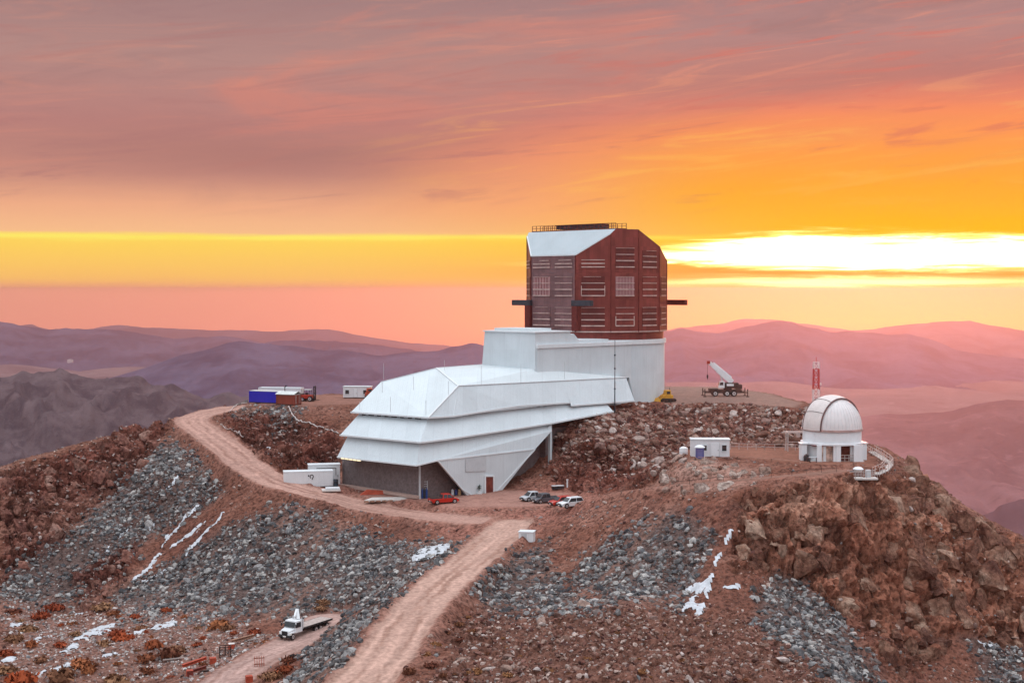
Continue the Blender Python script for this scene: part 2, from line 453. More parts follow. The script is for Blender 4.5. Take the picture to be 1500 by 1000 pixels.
# ground that the photo does not show: behind the skylines and under the camera's hill (x, y, relative z)
HIDDEN = [
 (36, 345, -24.6), (60, 350, -30), (20, 340, -24.4), (0, 325, -24.6), (20, 318, -24.4), (30, 310, -24.3), (10, 300, -27), (-10, 300, -30), (0, 285, -36), (-12, 290, -34), (-25, 300, -30), (-20, 330, -26), (-30, 350, -26),
 (0, 365, -27), (40, 375, -34), (80, 360, -50), (-40, 375, -33), (-70, 365, -36), (0, 400, -45), (80, 410, -70), (-90, 400, -62),
 (-90, 330, -42), (-110, 310, -50), (-110, 340, -62), (-130, 280, -52), (-160, 260, -62), (-170, 320, -90), (75, 335, -40), (88, 315, -52), (75, 300, -41), (98, 300, -62), (68, 318, -30), (67, 300, -31),
 (60, 275, -34), (70, 262, -37), (80, 255, -48), (92, 245, -56), (45, 262, -35.5), (50, 252, -31), (38, 250, -34), (75, 245, -40), (95, 232, -48), (105, 225, -58), (120, 215, -66), (130, 200, -70), (110, 280, -70), (140, 250, -95),
 (100, 170, -66), (90, 140, -58), (60, 110, -42), (0, 100, -33), (-40, 110, -40), (-70, 140, -50), (-100, 180, -58), (0, 60, -16), (40, 60, -20), (-40, 60, -24),
 (0, 20, -3.5), (30, 15, -6), (-30, 15, -8), (0, -30, -4), (80, 20, -30), (-90, 30, -50), (130, 90, -80), (-140, 110, -80),
 (0, -120, -45), (120, -80, -80), (-120, -80, -90), (-220, 200, -120), (220, 180, -150), (-230, 350, -140), (210, 360, -160), (0, 500, -110), (120, 500, -140), (-130, 500, -140),
 (-330, 250, -200), (330, 250, -230), (-250, 480, -210), (250, 500, -220), (0, 640, -200), (0, -260, -140), (-280, -60, -190), (280, -60, -200), (200, 650, -260), (-200, 650, -260), (-330, 0, -215), (330, 20, -220),
]
_pts = np.array([tuple(P(*g)) for g in GROUND] + [(x, y, z + H0) for x, y, z in HIDDEN], np.float64)
def _kern(r2): return np.sqrt(r2 + 9.0)
_A = _kern(((_pts[:, None, :2] - _pts[None, :, :2]) ** 2).sum(-1))
_n = len(_pts)
_M = np.zeros((_n + 3, _n + 3)); _M[:_n, :_n] = _A - np.eye(_n) * 0.25
_M[:_n, _n] = 1; _M[:_n, _n + 1:] = _pts[:, :2]; _M[_n:, :_n] = _M[:_n, _n:].T
_W = np.linalg.solve(_M, np.concatenate([_pts[:, 2], np.zeros(3)]))
def rbf(x, y):
    x = np.atleast_1d(np.asarray(x, np.float64)); y = np.atleast_1d(np.asarray(y, np.float64)); out = np.empty(x.shape)
    for i in range(0, x.size, 20000):
        xs, ys = x[i:i + 20000], y[i:i + 20000]
        k = _kern((xs[:, None] - _pts[None, :, 0]) ** 2 + (ys[:, None] - _pts[None, :, 1]) ** 2)
        out[i:i + 20000] = k @ _W[:_n] + _W[_n] + _W[_n + 1] * xs + _W[_n + 2] * ys
    return out

def seg_dist(x, y, line):
    """distance to a polyline (x, y, z), and the line's height there"""
    best = np.full(x.shape, 1e9); hz = np.zeros(x.shape)
    for a, b in zip(line, line[1:]):
        ax, ay, az = a; bx, by, bz = b; L = (bx - ax) ** 2 + (by - ay) ** 2
        t = np.clip(((x - ax) * (bx - ax) + (y - ay) * (by - ay)) / L, 0, 1)
        d = np.hypot(x - ax - t * (bx - ax), y - ay - t * (by - ay)); near = d < best
        best = np.where(near, d, best); hz = np.where(near, az + t * (bz - az), hz)
    return best, hz
def spline(pts, n=8):
    pts = [Vector(p) for p in pts]; out = []
    for i in range(len(pts) - 1):
        p0 = pts[max(i - 1, 0)]; p1 = pts[i]; p2 = pts[i + 1]; p3 = pts[min(i + 2, len(pts) - 1)]
        for k in range(n):
            t = k / n
            out.append(0.5 * ((2 * p1) + (p2 - p0) * t + (2 * p0 - 5 * p1 + 4 * p2 - p3) * t * t + (3 * p1 - p0 - 3 * p2 + p3) * t ** 3))
    return out + [pts[-1]]
def arc_pos(x, y, line):
    best = np.full(x.shape, 1e9); s = np.zeros(x.shape); acc = 0.0
    for a, b in zip(line, line[1:]):
        L = math.hypot(b[0] - a[0], b[1] - a[1]); t = np.clip(((x - a[0]) * (b[0] - a[0]) + (y - a[1]) * (b[1] - a[1])) / (L * L), 0, 1)
        d = np.hypot(x - a[0] - t * (b[0] - a[0]), y - a[1] - t * (b[1] - a[1])); s = np.where(d < best, acc + t * L, s); best = np.minimum(best, d); acc += L
    return s
ROAD_UP = spline([P(*g) for g in [(700, 762, 238), (600, 752, 247), (520, 738, 255), (460, 722, 261), (405, 705, 266), (360, 678, 275), (325, 650, 287), (295, 629, 298), (282, 614, 307), (305, 604, 316), (345, 596, 326)]])
ROAD_LOW = spline([P(*g) for g in [(752, 766, 235), (728, 788, 222), (700, 812, 210), (655, 848, 193.5), (606, 900, 174.5), (570, 950, 160), (532, 1000, 149), (490, 1060, 138), (430, 1160, 124)]])
PAD_TRACK = spline([P(*g) for g in [(480, 905, 208), (440, 935, 199), (385, 960, 191), (330, 1000, 181), (270, 1060, 170)]])
TRAIL = spline([P(*g) for g in [(830, 742, 238), (900, 722, 228), (980, 711, 217), (1080, 703, 211), (1180, 694, 207), (1230, 689, 209)]])
# level pads: (pixel polygon corners as world points, height)
def pad(z, pts): return [Vector((on_z(u, v, z).x, on_z(u, v, z).y)) for u, v in pts], z + H0
PADS = [pad(-24.3, [(925, 590), (1000, 593), (1100, 592), (1165, 597), (1175, 590), (1130, 577), (1060, 566), (960, 566)]),
        pad(-25.9, [(365, 592), (440, 594), (560, 590), (560, 577), (380, 580)]),
        pad(-37.9, [(505, 724), (615, 732), (660, 742), (760, 742), (850, 735), (830, 722), (745, 718), (690, 722)]),
        pad(-37.2, [(425, 703), (500, 712), (500, 702), (430, 694)]),
        pad(-26.6, [(1012, 672), (1068, 668), (1180, 678), (1235, 682), (1272, 680), (1276, 668), (1200, 658), (1070, 655), (1010, 660)])]
def in_poly(x, y, poly):
    c = np.zeros(x.shape, bool); n = len(poly); j = n - 1
    for i in range(n):
        xi, yi = poly[i]; xj, yj = poly[j]
        if yi != yj:
            c ^= ((yi > y) != (yj > y)) & (x < (xj - xi) * (y - yi) / (yj - yi) + xi)
        j = i
    return c
def poly_dist(x, y, poly):
    d, _ = seg_dist(x, y, [(p[0], p[1], 0) for p in list(poly) + [poly[0]]])
    return np.where(in_poly(x, y, poly), -d, d)

def base_height(x, y):
    z = rbf(x, y)
    flat = np.zeros(x.shape)
    for poly, pz in PADS:
        d = poly_dist(x, y, poly); w = 1 - smooth(d, 0.0, 5.0)
        z = z * (1 - w) + pz * w; flat = np.maximum(flat, 1 - smooth(d, -1.0, 2.0))
    for line, w0 in ((ROAD_UP, 3.9), (ROAD_LOW, 3.5), (PAD_TRACK, 3.2), (TRAIL, 1.5)):
        d, hz = seg_dist(x, y, line); d = d + .55 * fbm(x * .22, y * .22, 0 * x, 3, 78)
        w = 1 - smooth(d, w0 * 0.9, w0 * 0.9 + 2.6)
        z = z * (1 - w) + hz * w; flat = np.maximum(flat, 1 - smooth(d, w0 * 0.8, w0 + 0.8))
        if w0 > 3.4: z = z + 0.55 * np.exp(-((d - w0 - .5) / .55) ** 2) * (0.5 + 0.8 * vnoise(x * .35, y * .35, 0 * x, 77))
    return z, flat

# painted kinds of ground, as outlines in the photo
REG = {
 'talus': [[(160, 690), (260, 640), (320, 715), (240, 770), (130, 880), (40, 890), (0, 880), (0, 840), (120, 760)],
           [(330, 770), (420, 745), (500, 770), (600, 800), (640, 790), (690, 800), (560, 880), (500, 900), (330, 905), (180, 900), (160, 870), (260, 815)],
           [(610, 840), (560, 880), (470, 925), (430, 975), (400, 1010), (480, 1010), (520, 940), (600, 850), (690, 795)],
           [(345, 592), (440, 596), (430, 620), (400, 625), (350, 605)],
           [(690, 850), (800, 790), (830, 860), (900, 900), (800, 900), (720, 900)],
           [(1130, 830), (1180, 850), (1260, 950), (1300, 1000), (1230, 1010), (1150, 960), (1110, 890)],
           [(1400, 930), (1500, 940), (1500, 1010), (1440, 1010)],
           [(880, 800), (1000, 740), (1050, 780), (1000, 880), (900, 880), (830, 850)]],
 'boulder': [[(890, 600), (1100, 580), (1190, 600), (1190, 660), (1060, 655), (1000, 660), (960, 690), (880, 690), (830, 660), (815, 640)]],
 'redrock': [[(0, 700), (120, 655), (250, 615), (200, 690), (120, 760), (0, 850)], [(110, 850), (130, 830), (200, 800), (190, 840), (150, 885), (120, 885)],
             [(810, 640), (900, 660), (960, 690), (900, 715), (830, 715), (805, 690)], [(330, 600), (500, 625), (490, 680), (420, 690), (340, 640)]],
 'cliff': [[(1080, 720), (1200, 700), (1290, 690), (1350, 690), (1420, 760), (1500, 800), (1500, 940), (1400, 930), (1330, 1000), (1270, 960), (1180, 850), (1080, 830)]],
 'pale': [[(950, 710), (1020, 675), (1110, 690), (1100, 702), (1000, 714)]],
 'bush': [[(0, 880), (180, 890), (330, 900), (400, 940), (300, 1000), (0, 1010)]],
 'scree': [[(650, 900), (900, 885), (1090, 890), (1180, 960), (1230, 1010), (600, 1010), (660, 960)]],
 'yard': [[(430, 700), (615, 722), (870, 705), (870, 735), (780, 780), (690, 790), (590, 760), (470, 738)]],
}
def paint(x, y, z):
    """soft 0..1 masks for each kind of ground"""
    u, v = project(x, y, z)
    u = u + 26 * fbm(x * .10, y * .10, z * .10, 4, 5, .6); v = v + 16 * fbm(x * .10, y * .10, z * .10, 4, 9, .6)
    out = {}
    for k, polys in REG.items():
        m = np.full(u.shape, 1e9)
        for pl in polys: m = np.minimum(m, poly_dist(u, v, pl))
        out[k] = 1 - smooth(m, -16, 14) if k in ('talus', 'boulder', 'scree', 'bush') else 1 - smooth(m, -8, 10)
    return out

def displaced(x, y, z, flat, masks, step):
    """rock relief: pushes the sheet about, also sideways on the cliffs"""
    rough = 1 - flat
    amp = 0.30 + 0.35 * masks['cliff'] + 0.6 * masks['redrock'] + 0.25 * masks['boulder'] + 0.55 * masks['scree']
    amp = amp * rough
    gz = np.stack(np.gradient(z, step), -1) if z.ndim == 2 else None
    nx, ny = -gz[..., 1], -gz[..., 0]; nz = np.ones_like(nx); L = np.sqrt(nx * nx + ny * ny + 1); nx, ny, nz = nx / L, ny / L, nz / L
    h = fbm(x * .08, y * .08, z * .08, 4, 21, .5) * rough * (0.75 + 0.8 * masks['cliff'] + 1.3 * masks['redrock'])
    h = h + 1.5 * masks['cliff'] * rough * (fbm(x * .075, y * .075, z * .06, 4, 25, .55, True) - .45)
    h = h + amp * 1.0 * (fbm(x * .33, y * .33, z * .4, 4, 31, 0.55, True) - .35)
    # broken blocks with dark joints
    f1, gap, cid = worley(x * .30 + 0.6 * fbm(x * .5, y * .5, z * .5, 2, 40), y * .30, z * .42, 50)
    blocky = np.clip(.45 * masks['cliff'] + 0.75 * masks['redrock'], 0, 1) * rough
    h = h + blocky * ((cid - 0.5) * 2.8 - 1.7 * (1 - smooth(gap, 0.0, 0.13)))
    f1, gap, cid = worley(x * .85, y * .85, z * 1.1, 60)
    small = np.clip(masks['cliff'] * .8 + masks['redrock'] + 0.6 * masks['scree'] + 0.25, 0, 1) * rough
    h = h + small * ((cid - 0.5) * 0.75 - 0.45 * (1 - smooth(gap, 0.0, 0.18)))
    h = h + rough * 0.07 * fbm(x * 1.9, y * 1.9, z * 1.9, 2, 71)
    h = h + flat * 0.035 * fbm(x * .8, y * .8, z * 0, 3, 81)
    return x + nx * h, y + ny * h, z + nz * h

def grid_faces(keep):
    ny, nx = keep.shape; idx = np.arange(ny * nx).reshape(ny, nx)
    q = np.stack([idx[:-1, :-1], idx[:-1, 1:], idx[1:, 1:], idx[1:, :-1]], -1)
    ok = keep[:-1, :-1] & keep[:-1, 1:] & keep[1:, 1:] & keep[1:, :-1]
    return q[ok]
def numpy_mesh(name, verts, faces, smooth_shade=True):
    """verts (n,3), faces (m,k) all the same size; drops unused vertices"""
    used = np.zeros(len(verts), bool); used[faces.ravel()] = True
    remap = np.cumsum(used) - 1; verts = verts[used]; faces = remap[faces]
    me = bpy.data.meshes.new(name); k = faces.shape[1]
    me.vertices.add(len(verts)); me.vertices.foreach_set('co', verts.astype(np.float32).ravel())
    me.loops.add(faces.size); me.loops.foreach_set('vertex_index', faces.ravel().astype(np.int32))
    me.polygons.add(len(faces)); me.polygons.foreach_set('loop_start', np.arange(0, faces.size, k, dtype=np.int32))
    me.polygons.foreach_set('use_smooth', np.broadcast_to(np.asarray(smooth_shade, bool), len(faces)).copy())
    me.update(calc_edges=True)
    return me, used
def set_color(me, name, rgb, domain='POINT', alpha=None):
    a = me.color_attributes.new(name, 'FLOAT_COLOR', domain)
    c = np.ones((len(rgb), 4), np.float32); c[:, :3] = rgb
    if alpha is not None: c[:, 3] = alpha
    a.data.foreach_set('color', c.ravel())

STEP = 0.36
gx = np.arange(-150, 150.01, STEP); gy = np.arange(112, 392, STEP)
GX, GY = np.meshgrid(gx, gy)
KEEP = np.abs(GX) < 0.40 * GY + 12
_ok = KEEP.ravel()
GZ = np.zeros(GX.shape); GFLAT = np.zeros(GX.shape)
_z, _f = base_height(GX.ravel()[_ok], GY.ravel()[_ok])
_zz = np.full(GX.size, 30.0); _zz[_ok] = _z; GZ = _zz.reshape(GX.shape)
_ff = np.zeros(GX.size); _ff[_ok] = _f; GFLAT = _ff.reshape(GX.shape)
MASK = {k: np.zeros(GX.size) for k in REG}
_m = paint(GX.ravel()[_ok], GY.ravel()[_ok], _z)
for k in REG: MASK[k][_ok] = _m[k]; MASK[k] = MASK[k].reshape(GX.shape)
TX, TY, TZ = displaced(GX, GY, GZ, GFLAT, MASK, STEP)
def ground_z(x, y):
    """height of the finished terrain sheet under a point"""
    fi = (y - gy[0]) / STEP; fj = (x - gx[0]) / STEP; i = int(fi); j = int(fj)
    i = min(max(i, 0), TZ.shape[0] - 2); j = min(max(j, 0), TZ.shape[1] - 2); a, b = fi - i, fj - j
    return float(TZ[i, j] * (1 - a) * (1 - b) + TZ[i + 1, j] * a * (1 - b) + TZ[i, j + 1] * (1 - a) * b + TZ[i + 1, j + 1] * a * b)
def G(u, v, d0=120, d1=380):
    """the place on the terrain that shows at a photo pixel"""
    x, k = ray(u, v); d = d0
    while d < d1:
        if k * d + H0 <= ground_z(x * d, d): break
        d += 0.4
    return Vector((x * d, d, ground_z(x * d, d)))

def ground_color():
    _, gapc, cidc = worley(GX * .30 + 0.6 * fbm(GX * .5, GY * .5, GZ * .5, 2, 40), GY * .30, GZ * .42, 50)
    n1 = fbm(GX * .07, GY * .07, GZ * .07, 4, 101); n2 = fbm(GX * .6, GY * .6, GZ * .6, 3, 111)
    c = np.empty(GX.shape + (3,)); c[:] = (0.215, 0.112, 0.083)
    def put(rgb, w):
        nonlocal c; w = np.clip(w, 0, 1)[..., None]; c = c * (1 - w) + np.array(rgb) * w
    fall = fbm((GX - GY) * .20, (GX + GY) * .028, 0 * GX, 4, 121, .6)
    put((0.31, 0.185, 0.15), smooth(n1, 0.05, 0.5) * .7)
    put((0.15, 0.075, 0.06), smooth(-n1, 0.05, 0.5) * .7)
    put((0.125, 0.115, 0.114), MASK['talus'] * (0.86 + 0.5 * fall))
    put((0.165, 0.072, 0.058), MASK['redrock'] * .85)
    put((0.165, 0.080, 0.062), MASK['boulder'] * .8)
    put((0.255, 0.135, 0.092), MASK['cliff'] * (.75 + .4 * n1))
    put((0.35, 0.24, 0.18), MASK['cliff'] * smooth(n1 + .5 * n2, 0.25, 0.6))
    put((0.10, 0.05, 0.04), MASK['cliff'] * smooth(-n1 + .4 * n2, 0.2, 0.6) * .7)
    tint = np.clip(MASK['cliff'] + .8 * MASK['redrock'], 0, 1)[..., None]; c = c * (1 + tint * (cidc[..., None] - .5) * 1.1)
    put((0.42, 0.32, 0.28), MASK['pale'] * .9)
    put((0.19, 0.115, 0.092), MASK['scree'] * .8)
    put((0.27, 0.19, 0.165), MASK['bush'] * .7)
    put((0.36, 0.20, 0.165), MASK['yard'] * .9)
    steep = np.clip(1 - GFLAT - MASK['scree'] - MASK['bush'], 0, 1)
    put((0.33, 0.215, 0.175), steep * smooth(fall, .12, .5) * .55); put((0.10, 0.058, 0.05), steep * smooth(-fall, .1, .5) * .6)
    c = c * np.array((.76, .60, .55))
    x, y = GX, GY
    for line, w0, rgb in ((ROAD_UP, 3.7, (0.40, 0.235, 0.19)), (ROAD_LOW, 3.3, (0.44, 0.275, 0.22)), (PAD_TRACK, 3.0, (0.40, 0.26, 0.225)), (TRAIL, 1.1, (0.23, 0.13, 0.10))):
        d, _ = seg_dist(x, y, line)
        d = d + 0.5 * n2 + .55 * fbm(x * .22, y * .22, 0 * x, 3, 78)
        put((0.25, 0.12, 0.09), (1 - smooth(d, w0 + .2, w0 + 2.2)) * .8)
        s_ = arc_pos(x, y, line); st_ = vnoise(d * 2.2, s_ * .045, 0 * x, 91) * .6 + vnoise(d * 5.5, s_ * .09, 0 * x, 92) * .4
        rgb = np.array(rgb); put(rgb, 1 - smooth(d, w0 - .5, w0 + .5)); on = 1 - smooth(d, w0 - .8, w0 + .2)
        put(rgb * 1.3, on * smooth(st_, .05, .5) * .8); put(rgb * np.array((.70, .62, .58)), on * smooth(-st_, .08, .5) * .85)
        # wheel ruts of loose darker dirt
        rut = np.exp(-((d - 1.1) / .35) ** 2) + np.exp(-((d - 2.7) / .4) ** 2)
        put([k * .78 for k in rgb], rut * .55 * (0.6 + .6 * n2) * (w0 > 2))
    for (poly, pz), rgb in zip(PADS, [(0.24, 0.165, 0.14), (0.26, 0.13, 0.10), (0.37, 0.205, 0.165), (0.33, 0.19, 0.16), (0.25, 0.115, 0.08)]):
        put(rgb, (1 - smooth(poly_dist(x, y, poly), -1.5, 1.5)) * .75)
    return np.clip(c * (1 + .22 * n2[..., None]), 0.01, 0.8)
GCOL = ground_color()

def ground_material():
    m = bpy.data.materials.new('mountain ground'); m.use_nodes = True; nt = m.node_tree; b = nt.nodes['Principled BSDF']
    at = nt.nodes.new('ShaderNodeAttribute'); at.attribute_name = 'Col'
    tc = nt.nodes.new('ShaderNodeTexCoord'); ob = S(nt, tc.outputs['Object'])
    c = S(nt, at.outputs['Color']); ru = S(nt, at.outputs['Alpha'])
    n = noise(nt, ob, 1.6, 8, 0.68); n2 = noise(nt, ob, 7.0, 4, 0.6)
    c0 = c
    c = mixc(nt, n.step(0.36, 0.60), mixc(nt, 1.0, c, (0.42, 0.38, 0.37, 1), 'MULTIPLY'), mixc(nt, 1.0, c, (1.32, 1.30, 1.30, 1), 'MULTIPLY'))
    c = mixc(nt, n2.step(0.58, 0.72) * 0.45 * ru, c, (0.36, 0.29, 0.26, 1))
    c = mixc(nt, n2.step(0.42, 0.28) * 0.5 * ru, c, (0.07, 0.045, 0.04, 1))
    c = mixc(nt, ru * 0.8 + 0.2, c0, c)
    nt.links.new(c.k, b.inputs['Base Color']); b.inputs['Roughness'].default_value = 0.95; b.inputs['Specular IOR Level'].default_value = 0.1
    bp = nt.nodes.new('ShaderNodeBump'); bp.inputs['Strength'].default_value = 0.6; bp.inputs['Distance'].default_value = 0.12
    h = (n + n2 * 0.4) * ru; nt.links.new(h.k, bp.inputs['Height']); nt.links.new(bp.outputs[0], b.inputs['Normal'])
    return m
M_GROUND = ground_material()
_gf = grid_faces(KEEP)
me, used = numpy_mesh('terrain', np.stack([TX, TY, TZ], -1).reshape(-1, 3), _gf, GFLAT.ravel()[_gf].max(1) > .3)
set_color(me, 'Col', GCOL.reshape(-1, 3)[used], alpha=1 - 0.8 * GFLAT.ravel()[used])
terrain = tag(link('mountain_terrain', me, M_GROUND), kind='structure')

# the same mountain further out, coarser, falling into the valley (its sheet lies under the fine one)
def outer_terrain():
    s = 6.5
    x = np.arange(-900, 900.1, s); y = np.arange(-700, 1200.1, s); X, Y = np.meshgrid(x, y)
    z = rbf(X.ravel(), Y.ravel()).reshape(X.shape) - H0
    r = np.hypot(X, Y - 230)
    far = -np.interp(r, [0, 300, 450, 700, 1000, 1500], [0, 200, 235, 285, 330, 360])
    w = smooth(r, 260, 420); z = z * (1 - w) + far * w
    z = z + (fbm(X * .012, Y * .012, 0 * X, 5, 131, .5, True) * 26 + fbm(X * .05, Y * .05, 0 * X, 3, 137) * 5) * smooth(r, 190, 420)
    inside = (np.abs(X) < 0.40 * Y + 12 - 1) & (Y > 113) & (Y < 390)
    z = z - np.where(inside, 6.0, 1.2 * (1 - smooth(r, 220, 300)))
    # nothing may rise into the view in front of the fine sheet
    near = (Y > 2) & (np.abs(X) < 0.40 * Y + 12) & (Y <= 113); z = np.where(near, np.minimum(z, -0.30 * Y - 1.5), z)
    c = np.empty(X.shape + (3,)); n = fbm(X * .02, Y * .02, 0 * X, 4, 141)[..., None]
    c[:] = (0.19, 0.11, 0.09); c = np.clip(c * (1 + .5 * n), 0.02, 0.6)
    me, used = numpy_mesh('mountain_flank', np.stack([X, Y, z + H0], -1).reshape(-1, 3), grid_faces(np.ones(X.shape, bool)))
    set_color(me, 'Col', c.reshape(-1, 3)[used])
    tag(link('mountain_flank', me, M_GROUND), kind='structure')
outer_terrain()

# ------------------------------------------------------------------ valley floor and far ranges
def hill_material(name, a, b, scale):
    m = bpy.data.materials.new(name); m.use_nodes = True; nt = m.node_tree; p = nt.nodes['Principled BSDF']
    tc = nt.nodes.new('ShaderNodeTexCoord'); ob = S(nt, tc.outputs['Object'])
    n = noise(nt, ob, scale, 8, 0.65, 0.5); n2 = noise(nt, ob, scale * 9, 5, 0.7)
    c = mixc(nt, n.step(0.35, 0.65), (*a, 1), (*b, 1))
    c = mixc(nt, n2.step(0.55, 0.7) * 0.5, c, (*[k * 0.5 for k in a], 1))
    c = mixc(nt, n2.step(0.45, 0.3) * 0.35, c, (*[min(.7, k * 1.6) for k in b], 1))
    nt.links.new(c.k, p.inputs['Base Color']); p.inputs['Roughness'].default_value = 1.0; p.inputs['Specular IOR Level'].default_value = 0.0
    return m
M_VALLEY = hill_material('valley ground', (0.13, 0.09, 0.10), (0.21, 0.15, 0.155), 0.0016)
M_HILL = hill_material('hillside tinted with violet haze', (0.038, 0.042, 0.078), (0.088, 0.090, 0.145), 0.004)  # blue-violet of the hazy air is mixed into the slope colour
M_HILL2 = hill_material('hillside tinted with pink haze', (0.12, 0.065, 0.075), (0.20, 0.11, 0.12), 0.004)  # pink haze glow is put into the base colour of these slopes

def valley():
    rr = np.concatenate([np.linspace(500, 3000, 70), np.linspace(3000, 13600, 120)[1:]]); aa = np.linspace(0, 2 * np.pi, 520)
    A, Rr = np.meshgrid(aa, rr); X, Y = Rr * np.sin(A), Rr * np.cos(A)
    z = np.interp(Rr, [0, 500, 1500, 6000, 9000, 13600], [-250, -285, -335, -335, -430, -860])
    z = z + fbm(X * .0011, Y * .0011, 0 * X, 6, 201, .52, True) * np.interp(Rr, [500, 1200, 4000, 15000], [6, 38, 60, 60]) - 25
    me, _ = numpy_mesh('valley', np.stack([X, Y, z + H0], -1).reshape(-1, 3), grid_faces(np.ones(X.shape, bool)))
    tag(link('valley_ground', me, M_VALLEY), kind='structure')
valley()

def hill_range(crest, d, depth, base, seed, rough=1.0, skew=0.0, m=None):
    """a range whose crest line shows at these photo pixels, d metres away"""
    us = np.linspace(crest[0][0], crest[-1][0], 260); vs_ = np.interp(us, [c[0] for c in crest], [c[1] for c in crest])
    w = np.concatenate([-np.linspace(1, 0, 60) ** 1.0, np.linspace(0, 1, 14)[1:]])
    ny, nx = len(w), len(us); V = np.zeros((ny, nx, 3))
    dd = d * (1 + skew * (us - us.mean()) / 1500)
    for j, (u, v) in enumerate(zip(us, vs_)):
        k = ray(u, v); V[:, j, 0] = k[0] * dd[j]; V[:, j, 1] = dd[j]; V[:, j, 2] = k[1] * dd[j]
    crest_z = V[:, :, 2].copy(); W = w[:, None] * np.ones((1, nx))
    V[:, :, 1] += W * depth; V[:, :, 0] *= V[:, :, 1] / dd[None, :]
    fall = np.abs(W); sc = 1.0 / depth
    x, y = V[:, :, 0], V[:, :, 1]
    spur = fbm(x * sc * 3.2, y * sc * 1.3, 0 * x, 5, seed, .5, True)
    t = np.clip(fall * (1.0 + 0.55 * spur * smooth(fall, 0, .35)), 0, 1.3)
    prof = 1 - np.minimum(t, 1) ** 0.85
    z = base + (crest_z - base) * prof
    rel = (crest_z - base)
    z = z + rel * 0.11 * rough * fbm(x * sc * 11, y * sc * 8, 0 * x, 5, seed + 9, .55, True) * smooth(fall, 0.0, .12) * (1 - smooth(fall, .8, 1))
    z = z + rel * 0.022 * rough * fbm(x * sc * 40, y * sc * 30, 0 * x, 3, seed + 5)
    z = np.where(fall > 0.97, base - 60, z)
    V[:, :, 2] = z + H0
    me, _ = numpy_mesh('hill', V.reshape(-1, 3), grid_faces(np.ones((ny, nx), bool)))
    return tag(link('hills', me, m or M_HILL), kind='structure')
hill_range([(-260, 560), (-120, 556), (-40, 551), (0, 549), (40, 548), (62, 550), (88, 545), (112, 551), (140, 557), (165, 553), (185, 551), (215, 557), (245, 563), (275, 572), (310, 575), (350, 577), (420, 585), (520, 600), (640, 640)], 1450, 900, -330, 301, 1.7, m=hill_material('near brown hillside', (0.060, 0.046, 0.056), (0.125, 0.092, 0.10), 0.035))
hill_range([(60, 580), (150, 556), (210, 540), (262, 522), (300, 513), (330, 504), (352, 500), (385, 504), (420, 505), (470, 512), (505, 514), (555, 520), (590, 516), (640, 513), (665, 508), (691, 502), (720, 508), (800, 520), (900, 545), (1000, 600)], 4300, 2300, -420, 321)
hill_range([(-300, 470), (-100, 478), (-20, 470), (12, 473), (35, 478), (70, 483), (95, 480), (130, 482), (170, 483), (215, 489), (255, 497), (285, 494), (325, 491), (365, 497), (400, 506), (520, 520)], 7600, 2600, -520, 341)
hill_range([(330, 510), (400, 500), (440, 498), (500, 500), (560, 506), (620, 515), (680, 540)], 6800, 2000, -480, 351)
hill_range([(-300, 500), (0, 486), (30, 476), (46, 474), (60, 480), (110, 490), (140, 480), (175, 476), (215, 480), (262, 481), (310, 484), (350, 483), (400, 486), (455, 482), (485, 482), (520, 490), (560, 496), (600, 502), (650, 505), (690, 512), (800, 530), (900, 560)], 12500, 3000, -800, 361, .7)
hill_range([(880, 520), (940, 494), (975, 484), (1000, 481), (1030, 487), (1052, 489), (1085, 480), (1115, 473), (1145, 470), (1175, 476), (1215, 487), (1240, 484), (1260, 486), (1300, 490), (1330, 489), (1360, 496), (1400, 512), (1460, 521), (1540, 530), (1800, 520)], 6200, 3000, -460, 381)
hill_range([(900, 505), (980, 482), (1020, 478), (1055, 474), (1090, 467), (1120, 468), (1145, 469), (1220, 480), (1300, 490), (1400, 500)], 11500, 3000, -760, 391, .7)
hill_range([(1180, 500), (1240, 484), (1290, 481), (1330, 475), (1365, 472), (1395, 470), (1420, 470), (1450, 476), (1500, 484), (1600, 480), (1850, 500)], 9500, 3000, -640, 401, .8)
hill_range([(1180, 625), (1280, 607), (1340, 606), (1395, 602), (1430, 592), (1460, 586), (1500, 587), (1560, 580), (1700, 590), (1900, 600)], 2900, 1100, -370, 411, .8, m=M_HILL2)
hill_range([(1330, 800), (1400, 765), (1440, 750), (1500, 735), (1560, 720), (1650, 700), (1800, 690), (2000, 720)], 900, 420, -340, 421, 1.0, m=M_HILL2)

def settlement():
    """pale roofs of a far village on the valley floor"""
    m = MB(); rnd = random.Random(5)
    for _ in range(70):
        u, v = rnd.uniform(-10, 105), rnd.gauss(521, 4); q = on_z(u, v, -345); w = rnd.uniform(14, 42)
        m.box(q.x, q.y, q.z - 6, w, w * rnd.uniform(.5, 1), 50, rnd.uniform(0, 3))
    tag(m.build('far_village', mat('pale far roofs', (.55, .50, .50), .8)), 'pale specks of a far village on the valley floor', 'village', kind='stuff')
settlement()

# ------------------------------------------------------------------ the air
def haze():
    mb = MB(); mb.box(0, 0, H0 + (-1000 + 19) / 2, 28000, 28000, 1000 + 19)
    m = bpy.data.materials.new('evening haze'); m.use_nodes = True; nt = m.node_tree
    nt.nodes.remove(nt.nodes['Principled BSDF'])
    pv = nt.nodes.new('ShaderNodeVolumePrincipled')
    pv.inputs['Color'].default_value = (0.98, 0.62, 0.65, 1)
    pv.inputs['Density'].default_value = 0.72e-4
    pv.inputs['Anisotropy'].default_value = 0.76
    nt.links.new(pv.outputs[0], nt.nodes['Material Output'].inputs['Volume'])
    tag(mb.build('haze', m), kind='stuff')
haze()
